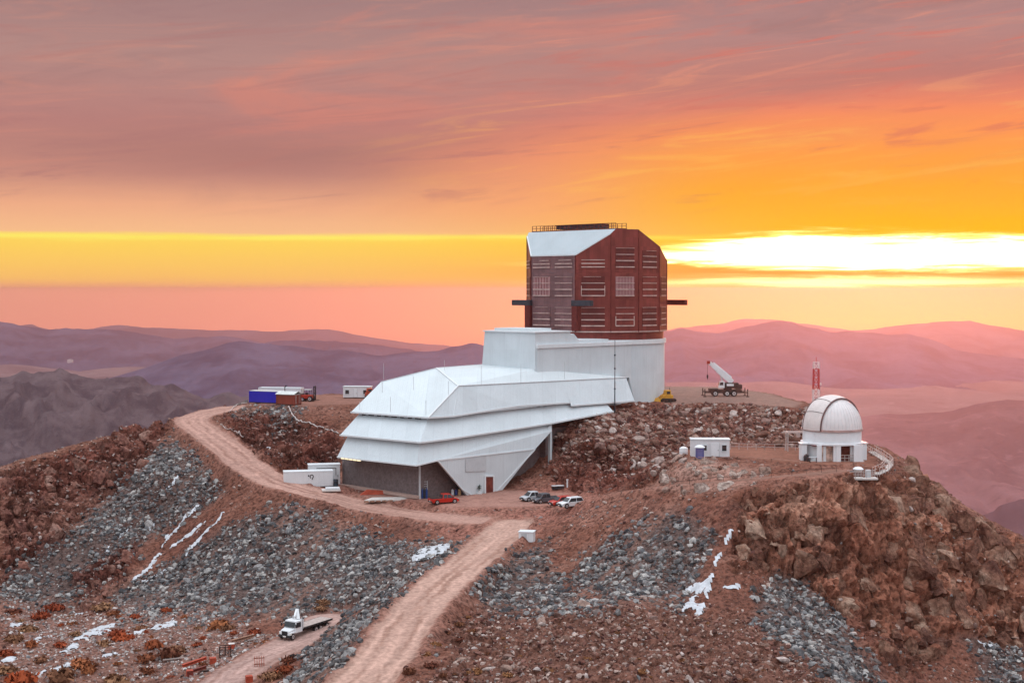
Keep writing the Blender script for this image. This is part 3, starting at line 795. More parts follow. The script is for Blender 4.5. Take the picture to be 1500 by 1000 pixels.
# ------------------------------------------------------------------ the observatory
# building frame: local x runs from the big dome towards the yard ("a"), local y to the long side seen here ("t")
OC = Vector((18.85, 318.0)); OF = Vector((-math.sqrt(.5), -math.sqrt(.5))); OT = Vector((math.sqrt(.5), -math.sqrt(.5)))
OBASE = -24.3; ORZ = R(-135)
def _loc(u, v, d):
    x, k = ray(u, v); q = Vector((x * d, d)) - OC
    return Vector((q.dot(OF), q.dot(OT), k * d - OBASE))
def ot(u, v, t):
    x, k = ray(u, v); return _loc(u, v, (t + OC.dot(OT)) / (x * OT.x + OT.y))
def oa(u, v, a):
    x, k = ray(u, v); return _loc(u, v, (a + OC.dot(OF)) / (x * OF.x + OF.y))
V3 = lambda x, y, z: Vector((x, y, z))

M_WHITE = ribbed('white metal cladding', (0.60, 0.655, 0.685), 0.9, 0.55, 0.0, 0.035, 0.22, panel=3.6, tone=.035)
M_WROOF = ribbed('white metal roof', (0.60, 0.655, 0.675), 1.2, 0.5, 0.0, 0.03, 0.15, panel=4.5, tone=.03)
M_TRIM = mat('pale trim', (0.68, 0.71, 0.73), 0.5, var=0.04)
M_BLOCK = mat('grey block wall', (0.155, 0.125, 0.125), 0.95, var=0.22, scale=2.2, bump=0.35, bscale=7)
M_DARK = mat('dark opening', (0.02, 0.018, 0.018), 0.8, var=0.2)
M_GREYP = mat('grey panel', (0.50, 0.52, 0.54), 0.6, var=0.05)
M_RUST = mat('rusty brown door', (0.17, 0.035, 0.025), 0.6, var=0.35, scale=1.2, streak=0.4)
M_RED = ribbed('silver metal in reflected red', (0.205, 0.044, 0.038), 0.5, 0.40, 0.35, 0.14, 0.4, depth=0.03, panel=1.1, tone=.16)  # silver cladding; the red mirrored from its surroundings is painted into the colour
M_MAUVE = ribbed('silver metal in reflected mauve', (0.205, 0.115, 0.122), 0.5, 0.40, 0.35, 0.14, 0.4, depth=0.03, panel=1.1, tone=.14)  # front facet: its mauve reflection is painted in as base colour
M_REDM = ribbed('louvre sheet darkened for depth', (0.12, 0.022, 0.02), 0.3, 0.45, 0.2, 0.2, 0.4, axis='Z', depth=0.04)  # darker sheet paints in the recess shade between slats
M_REDD = mat('dark red metal', (0.13, 0.022, 0.02), 0.5, 0.3, var=0.2)
M_SLAT = mat('pale slat edge', (0.50, 0.36, 0.33), 0.45, 0.1, var=0.25, scale=.8)
M_ROSE = ribbed('rose louvre sheet', (0.40, 0.22, 0.225), 0.35, 0.45, 0.2, 0.10, 0.2, depth=0.02)
M_STEEL = mat('blue black steel', (0.035, 0.05, 0.065), 0.5, 0.4, var=0.2)
M_ALU = ribbed('silver sheet', (0.40, 0.46, 0.49), 0.8, 0.42, 0.35, 0.05, 0.1, depth=0.02)

def observatory():
    ob = thing('observatory_building', 'long white observatory building of stepped sloping cladding stretching from the round tower to the yard', 'building',
               (OC.x, OC.y, H0 + OBASE), ORZ)
    # --- round lower tower
    zt = ot(910, 505, 14.3).z
    mb = MB(); mb.lathe([(15.2, -1.5), (15.2, zt)], 96); mb.build('round_tower', M_WHITE, ob, smooth=True)
    mb = MB(); mb.lathe([(15.2, zt), (15.55, zt + .05), (15.55, zt + .95), (14.2, zt + 1.05), (10, zt + 1.05)], 96); mb.build('tower_rim', M_TRIM, ob, smooth=True)
    # --- block between tower and long wing
    A0 = 34.3
    tl, tr, br, bl = oa(710, 485, A0), oa(784, 487.5, A0), oa(782, 541, A0), oa(706, 534, A0)
    tw = tr.y; zb = 2.0
    m = MB()
    m.hexa([V3(A0 + .3, bl.y - .4, zb), V3(A0 + .3, tw + .25, zb), V3(20, tw + .25, zb), V3(20, bl.y - .4, zb), V3(A0, tl.y, tl.z), V3(A0, tw, tr.z), V3(24, tw, tr.z), V3(24, tl.y, tl.z)])
    blk = m.build('stair_block', M_WHITE, ob)
    m = MB(); m.box((A0 + 24) / 2 + .1, (tl.y + tw) / 2, tr.z + .12, A0 - 24 + .5, tw - tl.y + .5, .24); m.build('roof_cap', M_TRIM, blk)
    m = MB(); m.box(29.5, (tl.y + tw) / 2 - 1, tr.z + .5, 6, tw - tl.y - 4, .5); m.build('roof_hatch', M_WROOF, blk)
    m = MB()   # lower shoulder roof sloping down to the tower rim
    p0, p1, p2 = ot(798, 492, tw - .1), ot(841, 489, tw - .1), ot(848, 498, tw - .1)
    m.prism([(24.3, tw - .1, zt), (24.3, tw - .1, p0.z), (p1.x, tw - .1, p1.z), (p2.x, tw - .1, p2.z), (12, tw - .1, p2.z), (12, tw - .1, zt)], (0, -12, 0)); m.build('shoulder', M_WHITE, ob)
    # --- long side wall joining block and tower
    m = MB().hexa([V3(A0 - .2, 0, 0), V3(A0 - .2, tw + .3, 0), V3(5.0, tw + .3, 0), V3(5.0, 0, 0), V3(A0 - .2, 0, zt), V3(A0 - .2, tw + .3, zt), V3(5.0, tw + .3, zt), V3(5.0, 0, zt)]); m.build('link_wall', M_WHITE, ob)
    m = MB().box((A0 + 5) / 2, tw - 1.6, zt + .35, A0 - 5.2, 4.4, .7); m.build('link_cornice', M_TRIM, ob)
    # --- long wing: roof and three flared bands of cladding
    te, tb1, tb2, tb3 = 16.6, 18.6, 20.1, 20.6
    E1, E2 = ot(671, 565, te), ot(921.5, 552.5, te)
    K1, B1f = ot(627, 611.7, tb1), ot(929.5, 587, tb1 + .35)
    BL = oa(514, 603.5, K1.x)
    P2 = ot(558, 559.3, BL.y - 1.2)
    P1 = ot(639.5, 539, 4.0)
    Tl, Wb1, Wb2 = oa(706, 534, A0), ot(783, 541, tw + .25), ot(845, 547, tw + .25)
    farL = V3(12, P2.y, E1.z); rid = V3(22, 4.0, P1.z)
    Tl2 = V3(A0 - 1, Tl.y, Tl.z)
    Wb3 = V3(E2.x + 1.0, tw - 1.5, E2.z + .25)
    m = MB(); m.poly([P1, E1, Wb1 + V3(-.6, -.6, 0), Tl2]); m.poly([E1, E2, Wb3, Wb2 + V3(0, -.6, 0), Wb1 + V3(-.6, -.6, 0)]); m.poly([P1, Tl2, rid, farL, P2])
    rf = m.build('roof', M_WROOF, ob)
    m = MB(); m.poly([BL, P2, P1, E1, K1]); m.build('end_slope', M_WROOF, ob)
    for a, b in ((P1, E1), (P1, P2), (E1, K1), (E1, E2), (P1, Tl)):
        mm = MB(); mm.bar(a + V3(0, 0, .03), b + V3(0, 0, .03), .32, .14); mm.build('ridge_flashing', M_TRIM, rf)
    # upper band (its own long face; bottom edge steps down near the tower)
    Kb = [K1, ot(664, 609.5, tb1), ot(759, 594.5, tb1), ot(836, 589.5, tb1), ot(837, 594, tb1 + .35), B1f]
    m = MB()
    on_e = lambda k: E1.lerp(E2, min(1, max(0, (k.x - E1.x) / (E2.x - E1.x))))
    for k0, k1 in zip(Kb, Kb[1:]):
        if abs(k0.x - k1.x) > .3:
            e0, e1 = on_e(k0), on_e(k1)
            m.poly([e0, e1, k1, k0] if (e0 - e1).length > .05 else [e0, k1, k0])
    m.poly([E2, V3(E2.x - .4, 8, E2.z), V3(B1f.x - .4, 8, B1f.z), B1f])
    m.poly([BL, K1] + Kb[1:] + [V3(B1f.x, 8, B1f.z), V3(20, BL.y, BL.z)])
    m.poly([P2, farL, V3(20, BL.y, BL.z), BL])
    b1 = m.build('upper_cladding', M_WHITE, ob)
    for a, b in zip(Kb, Kb[1:]):
        MB().bar(a, b, .22, .3).build('drip_edge', M_TRIM, b1)
    MB().bar(BL, K1, .22, .3).build('drip_edge', M_TRIM, b1)
    MB().bar(E1 + V3(.02, .03, -.1), ot(664, 609.5, tb1) + V3(0, .03, 0), .12, .08).build('seam', M_TRIM, b1)
    # middle band
    K2, N2, F2, G2 = ot(615, 648, tb2), ot(653, 643.5, tb2), ot(810, 619.5, tb2), ot(898.6, 602.5, tb2)
    L2 = oa(498, 637, K2.x)
    i1 = 1.6
    T2 = [V3(BL.x - i1, BL.y + 1.2, BL.z + .1), V3(K1.x - i1, tb1 - i1, K1.z + .1), V3(Kb[2].x, tb1 - i1, Kb[2].z + .3), V3(G2.x + .3, tb1 - i1, Kb[3].z + .3)]
    m = MB(); m.poly([T2[0], T2[1], K2, L2]); m.poly([T2[1], V3(N2.x - 2, tb1 - i1, K1.z + .1), N2, K2]); m.poly([V3(N2.x - 2, tb1 - i1, K1.z + .1), T2[2], V3(F2.x, tb1 - i1, Kb[3].z + .3), F2, N2]); m.poly([V3(F2.x, tb1 - i1, Kb[3].z + .3), T2[3], G2, F2]); m.poly([T2[3], V3(G2.x + .3, 9, T2[3].z), V3(G2.x, 9, G2.z), G2])
    m.poly([L2, K2, N2, F2, G2, V3(G2.x, 9, G2.z), V3(30, L2.y, L2.z)]); m.poly([T2[0], L2, V3(30, L2.y, L2.z), V3(30, T2[0].y, T2[0].z)])
    b2 = m.build('middle_cladding', M_WHITE, ob)
    for a, b in ((L2, K2), (K2, N2), (N2, F2), (F2, G2)): MB().bar(a, b, .22, .3).build('drip_edge', M_TRIM, b2)
    # dark clerestory strip and vents under the upper band
    for i in range(8):
        q = T2[0].lerp(T2[1], .08 + .115 * i) + V3(.55, 0, -.35)
        MB().box(q.x, q.y, q.z, .3, 1.0 + .5 * (i % 3 == 1), .55).build('vent', M_DARK, b2)
    for k in (790, 800, 809, 818, 828):
        q = ot(k - 30, 598.5 - (k - 790) * .06, tb1 - i1 + .45); MB().box(q.x, q.y, q.z, 1.0, .3, .5).build('vent', M_DARK, b2)
    # lower band
    K3, N3, F3 = ot(610, 681.6, tb3), ot(641, 674, tb3), ot(783.6, 657.6, tb3)
    G3, H3 = ot(809.7, 620, tb3 - .9), ot(808, 631, tb3 - .5)
    L3 = oa(494, 669, K3.x)
    T3 = [V3(L2.x - 1.3, L2.y + 1.0, L2.z + .1), V3(K2.x - 1.3, tb2 - 1.3, K2.z + .1), V3(F2.x, tb2 - 1.3, F2.z + .1)]
    m = MB(); m.poly([T3[0], T3[1], K3, L3]); mid3 = V3(N3.x - 1.5, tb2 - 1.3, K2.z + .1); m.poly([T3[1], mid3, N3, K3]); m.poly([mid3, T3[2], H3, F3, N3]); m.poly([T3[2], V3(F2.x, 10, F2.z), V3(H3.x, 10, H3.z), H3])
    m.poly([L3, K3, N3, V3(N3.x, 10, N3.z), V3(N3.x, L3.y, L3.z)]); m.poly([T3[0], L3, V3(40, L3.y, L3.z), V3(40, T3[0].y, T3[0].z)])
    b3 = m.build('lower_cladding', M_WHITE, ob)
    for a, b in ((L3, K3), (K3, N3)): MB().bar(a, b, .22, .26).build('drip_edge', M_TRIM, b3)
    # entrance wall: the white wedge coming down to the yard
    w0, w1, w2, w3 = N3, F3, ot(725, 721.5, tb3 - .3), ot(691.6, 725, tb3 - .3)
    w25 = ot(677.8, 717, tb3 - .25)
    m = MB(); m.prism([w0 + V3(0, .02, 0), w1 + V3(0, .02, 0), w2 + V3(0, .02, -1.2), w3 + V3(0, .02, -1.2), w25 + V3(0, .02, 0)], (0, -.5, 0)); m.prism([w1 + V3(0, .02, 0), H3 + V3(0, .01, 0), F2 + V3(0, -.6, 0)], (0, -.5, 0))
    wd = m.build('entrance_wall', M_WHITE, ob)
    tw_ = tb3 - .05
    q = [ot(u, v, tw_) for u, v in ((681, 672), (711.5, 667), (711.5, 689.5), (681.5, 690.5))]
    MB().prism([k + V3(0, .08, 0) for k in q], (0, .05, 0)).build('panel', M_GREYP, wd)
    q = [ot(u, v, tw_ - .3) for u, v in ((708.8, 696.5), (721.5, 696.5), (721.5, 721.5), (708.8, 721.5))]
    dr = MB().prism([k + V3(0, .22, 0) for k in q], (0, .06, 0)).build('door', M_RUST, wd)
    for a, b in ((q[0], q[1]), (q[1], q[2]), (q[3], q[0])): MB().bar(a + V3(0, .3, 0), b + V3(0, .3, 0), .28, .3).build('door_frame', M_TRIM, dr)
    for a, b in ((w0, w25), (w25, w3), (w1, w2), (w0, w1)): MB().bar(a + V3(0, .05, 0), b + V3(0, .05, 0), .2, .2).build('edge_trim', M_TRIM, wd)
    # block-built base
    c0 = ot(615, 727, tb3 - 3.0); cl = oa(501.5, 714, c0.x)
    z0 = -16.5; ztop = K3.z + 1.0
    m = MB().hexa([V3(c0.x, cl.y, z0), V3(c0.x, c0.y, z0), V3(45, c0.y, z0), V3(45, cl.y, z0), V3(c0.x, cl.y, ztop), V3(c0.x, c0.y, ztop), V3(45, c0.y, ztop), V3(45, cl.y, ztop)])
    bs = m.build('block_base', M_BLOCK, ob)
    MB().box(c0.x + .02, c0.y + .02, (z0 + K3.z) / 2, .26, .26, K3.z - z0 + .6).build('corner_post', M_GREYP, bs)
    MB().box(c0.x + .5, (cl.y + c0.y) / 2, c0.z - .05, 1.0, c0.y - cl.y, .5).build('plinth', mat('pink concrete', (0.42, 0.29, 0.25), .9, bump=.2), bs)
    g0 = ot(782, 690, tb3 - 4.5)
    MB().hexa([V3(46, g0.y - 2, z0), V3(46, g0.y, z0), V3(26, g0.y, z0), V3(26, g0.y - 2, z0), V3(46, g0.y - 2, H3.z), V3(46, g0.y, H3.z), V3(26, g0.y, H3.z), V3(26, g0.y - 2, H3.z)]).build('retaining_wall', M_BLOCK, ob)
    MB().box(F2.x - .1, tb3 - 1.4, H3.z - 3.0, .5, .6, 9.0).build('support_pier', M_WHITE, ob)
    MB().box(F2.x - 1.5, tb3 - 4.0, H3.z - 6.5, 2.2, 2.2, 13.0).build('support_pier', M_BLOCK, ob)
    # core under the bands, so nothing is hollow
    MB().hexa([V3(44.9, 0, -14), V3(44.9, 13, -14), V3(10, 13, -1), V3(10, 0, -1), V3(46, 0, 5), V3(46, 14, 5), V3(8, 14, 5), V3(8, 0, 5)]).build('core_wall', M_BLOCK, ob)
    # lightning rods on the roof
    for u, v, h in ((562, 551, 2.4), (606, 566, 1.8), (657, 574, 2), (572, 598, 1.9), (624, 603, 1.9), (527, 600, 1.6), (705, 559, 3), (763, 556, 3), (651, 538, 1.4), (560, 570, 1.2), (827, 550, 2.4)):
        best = None
        for pl in ((BL, P2, K1), (P1, E1, Tl)):
            n = (pl[1] - pl[0]).cross(pl[2] - pl[0])
            lo_, hi_ = 230.0, 330.0; s0 = (_loc(u, v, lo_) - pl[0]).dot(n)
            for _ in range(40):
                mid = (lo_ + hi_) / 2
                if (_loc(u, v, mid) - pl[0]).dot(n) * s0 > 0: lo_ = mid
                else: hi_ = mid
            if best is None or lo_ < best[0]: best = (lo_, _loc(u, v, lo_))
        q = best[1]; MB().tube(q - V3(0, 0, .6), q + V3(0, 0, h), .035, 5).build('lightning_rod', M_GREYP, ob)
    q = ot(530, 669, tb3); 
    q = V3(K3.x + .05, L3.y + 4.2, L3.z - .12)
    for k in range(5): MB().box(q.x, q.y - 2.4 + k * 1.2, q.z, .25, .9, .2).build('soffit_lamp', MATS.get('lampglow') or lamp_mat(), ob)
    return ob
def lamp_mat():
    m = bpy.data.materials.new('lampglow'); m.use_nodes = True; b = m.node_tree.nodes['Principled BSDF']
    b.inputs['Base Color'].default_value = (0.9, 0.8, 0.55, 1); b.inputs['Emission Color'].default_value = (1.0, 0.82, 0.45, 1); b.inputs['Emission Strength'].default_value = 0.7
    MATS['lampglow'] = m; return m
observatory()

def telescope_dome():
    ZR = 11.9 + 1.5          # local z of the rim the dome turns on
    o = thing('telescope_dome', 'big faceted silver telescope dome coloured in reflected red with louvre vents on top of the round white tower', 'dome', (OC.x, OC.y, H0 + OBASE), ORZ)
    zl = lambda v: (425 - v) / 6.55 - OBASE
    RD = 15.6; ang = [25, 53, 77, 103, 127, 155, 205, 233, 257, 283, 307, 335]
    pts = [(RD * math.cos(R(a)), RD * math.sin(R(a))) for a in ang]
    zs, aF, aT, aB, zTop = zl(376), RD * math.cos(R(25)), 8.4, 3.7, zl(340)
    kf = (zTop - zs) / (aF - aT)
    def ztop(a): return min(zTop, zs + kf * (aF - a), zTop - 0.48 * (aB - a))
    zb = zl(483.5)
    # turning skirt
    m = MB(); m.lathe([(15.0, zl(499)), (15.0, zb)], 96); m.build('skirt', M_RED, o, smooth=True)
    m = MB(); m.lathe([(15.0, zb - .05), (15.7, zb - .05), (15.7, zb + .2), (15.5, zb + .2)], 48); m.build('skirt_lip', M_SLAT, o)
    n = len(pts)
    for i in range(n):
        p, q = pts[i], pts[(i + 1) % n]
        top = [(1.0, q), (0.0, p)]
        for aa in (aT, aB):
            if (p[0] - aa) * (q[0] - aa) < 0:
                s = (aa - p[0]) / (q[0] - p[0]); top.append((s, (p[0] + s * (q[0] - p[0]), p[1] + s * (q[1] - p[1]))))
        top.sort(key=lambda k: -k[0])
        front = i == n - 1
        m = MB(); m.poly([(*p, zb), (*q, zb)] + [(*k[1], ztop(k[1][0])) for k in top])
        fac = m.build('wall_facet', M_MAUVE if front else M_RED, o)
        mx, my = (p[0] + q[0]) / 2, (p[1] + q[1]) / 2; L = math.hypot(q[0] - p[0], q[1] - p[1]); e = ((q[0] - p[0]) / L, (q[1] - p[1]) / L); nn = (mx / math.hypot(mx, my), my / math.hypot(mx, my))
        rz = math.atan2(e[1], e[0])
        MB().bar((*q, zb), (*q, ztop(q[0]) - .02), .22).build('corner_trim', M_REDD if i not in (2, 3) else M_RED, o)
        cols_ = ([(-L * .25, L * .38), (L * .25, L * .38)] if i in (n - 1, n // 2 - 1) else [(0, L * .66)])
        for ci, (cx, cw) in enumerate(cols_):
            for row, (va, vb) in enumerate(((366, 393), (406, 433), (449, 475))):
                za, zbm = zl(va), zl(vb)
                hi = min(ztop(p[0]), ztop(q[0])) - 1.0
                if front: za = min(za, zl(382))
                if za > hi: za = hi
                if za - zbm < 1.2: continue
                light = (i == 1 and row == 1) or (front and row == 1 and ci == 0)
                lx, ly = mx + e[0] * cx + nn[0] * .05, my + e[1] * cx + nn[1] * .05
                h = za - zbm
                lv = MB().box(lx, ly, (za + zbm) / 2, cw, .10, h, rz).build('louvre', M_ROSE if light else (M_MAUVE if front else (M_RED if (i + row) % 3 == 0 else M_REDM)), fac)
                ns = 4 if h > 3 else 3
                rnd = random.Random(i * 31 + row * 7 + ci)
                for k in range(ns):
                    zz = zbm + .05 + (h - .1) * k / (ns - 1)
                    if k == ns - 1 and rnd.random() < .25:
                        continue_w = cw * rnd.uniform(.5, .95)
                    else: continue_w = cw
                    sh = rnd.uniform(-1, 1) * (cw - continue_w) / 2
                    th = (.24 if k in (0, 1) else (.16 if k == 2 else .08))
                    MB().box(lx + e[0] * sh + nn[0] * .12, ly + e[1] * sh + nn[1] * .12, zz, continue_w, .2, th, rz).build('slat', M_SLAT, fac)
                if rnd.random() < .10:
                    for sgn in (-1, 1):
                        MB().box(lx + e[0] * sgn * cw / 2 + nn[0] * .1, ly + e[1] * sgn * cw / 2 + nn[1] * .1, (za + zbm) / 2 - h * .22, .14, .18, h * .5, rz).build('slat', M_SLAT, fac)
                if light:
                    for k in range(1, 6):
                        f_ = -cw / 2 + cw * k / 6
                        MB().box(lx + e[0] * f_ + nn[0] * .08, ly + e[1] * f_ + nn[1] * .08, (za + zbm) / 2, .07, .1, h * .96, rz).build('slat', M_RED, fac)
    # roof: front slope (pale sheet), flat top, long back slope
    def clip(lo, hi):
        out = []
        for i in range(n):
            p, q = pts[i], pts[(i + 1) % n]
            if lo - 1e-6 <= p[0] <= hi + 1e-6: out.append(p)
            cr = []
            for aa in (lo, hi):
                if (p[0] - aa) * (q[0] - aa) < 0:
                    s = (aa - p[0]) / (q[0] - p[0]); cr.append((s, (aa, p[1] + s * (q[1] - p[1]))))
            out += [c[1] for c in sorted(cr)]
        return [(a, t, ztop(a) + .02) for a, t in out]
    MB().poly(clip(aT, 99)).build('front_slope', M_ALU, o)
    MB().poly(clip(aB, aT)).build('top_deck', M_ALU, o)
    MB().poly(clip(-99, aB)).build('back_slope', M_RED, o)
    # parapet flashing of the pale slope
    for s_ in (-1, 1):
        a, b = V3(aF, s_ * RD * math.sin(R(25)), zs), V3(pts[1][0], s_ * pts[1][1], ztop(pts[1][0]))
        MB().bar(a, b, .25, .2).build('flashing', M_TRIM, o)
    MB().bar(V3(aF + .05, -RD * math.sin(R(25)), zs), V3(aF + .05, RD * math.sin(R(25)), zs), .25, .25).build('flashing', M_TRIM, o)
    # platform and railing on top
    am = (aT + aB) / 2; rl = thing_part('roof_platform', o)
    MB().box(am, 0, zTop + .14, 3.6, 25, .24).build('deck', M_REDD, rl)
    MB().box(am, 1.2, zTop + .85, 2.6, 13.0, .8).build('machine_box', M_STEEL, rl)
    MB().box(am, 1.2, zTop + 1.32, 3.0, 13.6, .12).build('machine_cover', M_REDD, rl)
    for a in (am - 1.7, am + 1.7):
        for k in range(21):
            MB().box(a, -12.4 + 24.8 * k / 20, zTop + .8, .10, .10, 1.15).build('railing_post', M_REDD, rl)
        for z in (.8, 1.35): MB().box(a, 0, zTop + z, .09, 24.9, .09).build('railing_bar', M_REDD, rl)
    # rail beams of the shutters, sticking out at both ends, with their upright guides
    zbm = zl(443)
    for a, sgn, t0, t1 in ((aF + .45, 1, 6.2, 11.7), (aF + .45, -1, 6.2, 11.7), (-aF - .45, 1, 6.2, 13.9), (-aF - .45, -1, 6.2, 13.9)):
        MB().box(a, sgn * (t0 + t1) / 2, zbm, 1.0, t1 - t0, 1.2).build('rail_beam', M_STEEL if a > 0 else M_REDD, o, bevel=.05)
        zlo, zhi = (zl(481), zbm - .6) if a > 0 else (zl(476), zl(430))
        MB().box(a * .99, sgn * 7.0, (zlo + zhi) / 2, 1.1, 1.5, zhi - zlo).build('beam_guide', M_REDD if a > 0 else M_RED, o)
def thing_part(name, parent):
    e = bpy.data.objects.new(name, None); e.empty_display_size = .2; col.objects.link(e); e.parent = parent; return e
telescope_dome()

# slim mast in front of the tower
q = P(900.5, 607, 293.0); gz = ground_z(q.x, q.y)
ms = thing('slim_mast', 'slim dark steel mast standing on the rubble in front of the white round tower', 'mast', (q.x, q.y, gz))
zt_ = P(900, 498, 293.0).z - gz
MB().tube((0, 0, -.5), (0, 0, zt_ * .45), .13, 8, .11).build('pole', M_STEEL, ms)
MB().tube((0, 0, zt_ * .45), (0, 0, zt_), .09, 8, .05).build('upper_pole', M_STEEL, ms)
for k in (.35, .62, .8): MB().tube((0, 0, zt_ * k - .15), (0, 0, zt_ * k + .15), .19, 8).build('clamp', M_STEEL, ms)
# ------------------------------------------------------------------ loose rock, boulders, snow, shrubs
def _icosa():
    t = (1 + 5 ** .5) / 2
    v = np.array([(-1, t, 0), (1, t, 0), (-1, -t, 0), (1, -t, 0), (0, -1, t), (0, 1, t), (0, -1, -t), (0, 1, -t), (t, 0, -1), (t, 0, 1), (-t, 0, -1), (-t, 0, 1)], float)
    f = np.array([(0, 11, 5), (0, 5, 1), (0, 1, 7), (0, 7, 10), (0, 10, 11), (1, 5, 9), (5, 11, 4), (11, 10, 2), (10, 7, 6), (7, 1, 8), (3, 9, 4), (3, 4, 2), (3, 2, 6), (3, 6, 8), (3, 8, 9), (4, 9, 5), (2, 4, 11), (6, 2, 10), (8, 6, 7), (9, 8, 1)])
    return v / np.linalg.norm(v[0]), f
ICO_V, ICO_F = _icosa()

# which terrain points the photo shows (coarse depth buffer)
_px, _py = project(TX, TY, TZ)
_bi = np.clip((_px / 5).astype(int), -1, 301); _bj = np.clip((_py / 5).astype(int), -1, 201)
_inside = KEEP & (_bi >= 0) & (_bi < 300) & (_bj >= 0) & (_bj < 200)
_zb = np.full(300 * 200, 1e9); np.minimum.at(_zb, (_bj * 300 + _bi)[_inside], TY[_inside])
SEEN = np.zeros(KEEP.shape, bool); SEEN[_inside] = TY[_inside] < _zb[(_bj * 300 + _bi)[_inside]] + 5.0
SEEN &= GFLAT < 0.25
# keep rocks out of the building
_oq = np.stack([TX - OC.x, TY - OC.y], -1); _oa = _oq @ np.array(OF); _ot = _oq @ np.array(OT)
SEEN &= ~((_oa > -16) & (_oa < 66) & (_ot < 17.0) & (_ot > -12))

def pick(weight, n):
    w = (weight * SEEN).ravel(); w = w / w.sum(); return RNG.choice(w.size, n, p=w)
TALUS_PATCH = smooth(fbm((GX - GY) * .20, (GX + GY) * .028, 0 * GX, 4, 121, .6) * -1 + .5 * fbm(GX * .10, GY * .10, GZ * .1, 3, 301), -0.30, 0.30)
def rocks(name, weight, n, smin, smax, power, palette, sink=0.25, flat=0.62, label=None):
    """many loose stones joined into one mesh"""
    i = pick(weight, n); s = smin + (smax - smin) * RNG.random(n) ** power
    c = np.stack([TX.ravel()[i], TY.ravel()[i], TZ.ravel()[i]], -1) + RNG.normal(0, .16, (n, 3)) * np.array([1, 1, 0]); c[:, 2] -= sink * s * .5 - .08 * s
    q = RNG.normal(size=(n, 4)); q /= np.linalg.norm(q, axis=1)[:, None]; w, x, y, z = q.T
    Rm = np.stack([1 - 2 * (y * y + z * z), 2 * (x * y - z * w), 2 * (x * z + y * w), 2 * (x * y + z * w), 1 - 2 * (x * x + z * z), 2 * (y * z - x * w), 2 * (x * z - y * w), 2 * (y * z + x * w), 1 - 2 * (x * x + y * y)], -1).reshape(n, 3, 3)
    sc = np.stack([np.ones(n), RNG.uniform(.55, 1, n), RNG.uniform(.35, .8, n)], -1) * s[:, None] * .62
    v = ICO_V[None] * RNG.uniform(.62, 1.18, (n, 12, 1)); v = v + RNG.normal(0, .12, v.shape)
    v = np.einsum('nij,nkj->nki', Rm, v * sc[:, None, :]); v[:, :, 2] *= 0.85
    v = v + c[:, None, :]
    f = (ICO_F[None] + (np.arange(n) * 12)[:, None, None]).reshape(-1, 3)
    pal = np.array(palette); k = RNG.integers(0, len(pal), n); colr = pal[k] * RNG.uniform(.72, 1.25, (n, 1))
    me, _ = numpy_mesh(name, v.reshape(-1, 3), f, False)
    set_color(me, 'Col', np.repeat(np.clip(colr, .015, .75), 12, 0))
    o = link(name, me, M_STONE); tag(o, label, 'rocks', kind='stuff'); return o

def stone_material():
    m = bpy.data.materials.new('broken stone'); m.use_nodes = True; nt = m.node_tree; b = nt.nodes['Principled BSDF']
    at = nt.nodes.new('ShaderNodeAttribute'); at.attribute_name = 'Col'
    tc = nt.nodes.new('ShaderNodeTexCoord'); n = noise(nt, S(nt, tc.outputs['Object']), 3.0, 5, .65)
    c = S(nt, at.outputs['Color']); c = mixc(nt, n.step(.35, .65), mixc(nt, 1.0, c, (.68, .66, .66, 1), 'MULTIPLY'), mixc(nt, 1.0, c, (1.2, 1.18, 1.17, 1), 'MULTIPLY'))
    nt.links.new(c.k, b.inputs['Base Color']); b.inputs['Roughness'].default_value = .9; b.inputs['Specular IOR Level'].default_value = .2
    return m
M_STONE = stone_material()
GREYS = [(.17, .17, .175), (.25, .245, .245), (.115, .118, .125), (.33, .32, .315), (.20, .165, .155), (.06, .062, .068), (.085, .08, .08), (.44, .42, .40)]
BROWNS = [(.26, .175, .145), (.36, .27, .235), (.17, .095, .075), (.46, .38, .35), (.12, .06, .05), (.30, .20, .17), (.55, .47, .43)]
REDS = [(.20, .085, .065), (.26, .125, .10), (.14, .055, .045), (.33, .20, .165), (.10, .045, .04)]
GREYS = [tuple(np.array(c_) * .88) for c_ in GREYS]; BROWNS = [tuple(np.array(c_) * np.array((.86, .78, .74))) for c_ in BROWNS]; REDS = [tuple(np.array(c_) * .82) for c_ in REDS]
rocks('talus_rock', MASK['talus'] * (0.30 + TALUS_PATCH), 26000, .18, 1.25, 3.0, GREYS, label='grey broken stones covering the slopes below the dirt roads')
rocks('rubble_rock', MASK['boulder'] * (_py > 592), 4200, .35, 1.5, 1.9, BROWNS[:3] + BROWNS[4:6] + REDS + [(.42, .35, .32)], label='brown and pale rubble covering the bank below the crane')
rocks('red_rock', MASK['redrock'] * 1.0, 2800, .25, 1.1, 2.4, REDS + [(.33, .26, .24)], label='reddish broken rock scattered over the outcrops')
rocks('slope_stone', np.clip(1 - MASK['talus'] - MASK['boulder'] - MASK['scree'], 0, 1) * (.15 + smooth(fbm(GX * .08, GY * .08, 0 * GX, 3, 311), -.1, .4)), 6500, .16, .75, 2.6, BROWNS + REDS + GREYS[:2], label='small scattered stones on the bare brown slopes')
rocks('scree_stone', MASK['scree'], 8500, .12, .75, 2.6, BROWNS + REDS + [(.40, .34, .32)], label='small brown stones covering the ground near the dirt road bend')
rocks('pale_stone', MASK['bush'], 3800, .18, .8, 2.2, [(.46, .42, .40), (.36, .29, .27), (.28, .18, .16), (.55, .52, .50), (.22, .17, .16)], label='pale stones strewn between the rust-coloured shrubs')

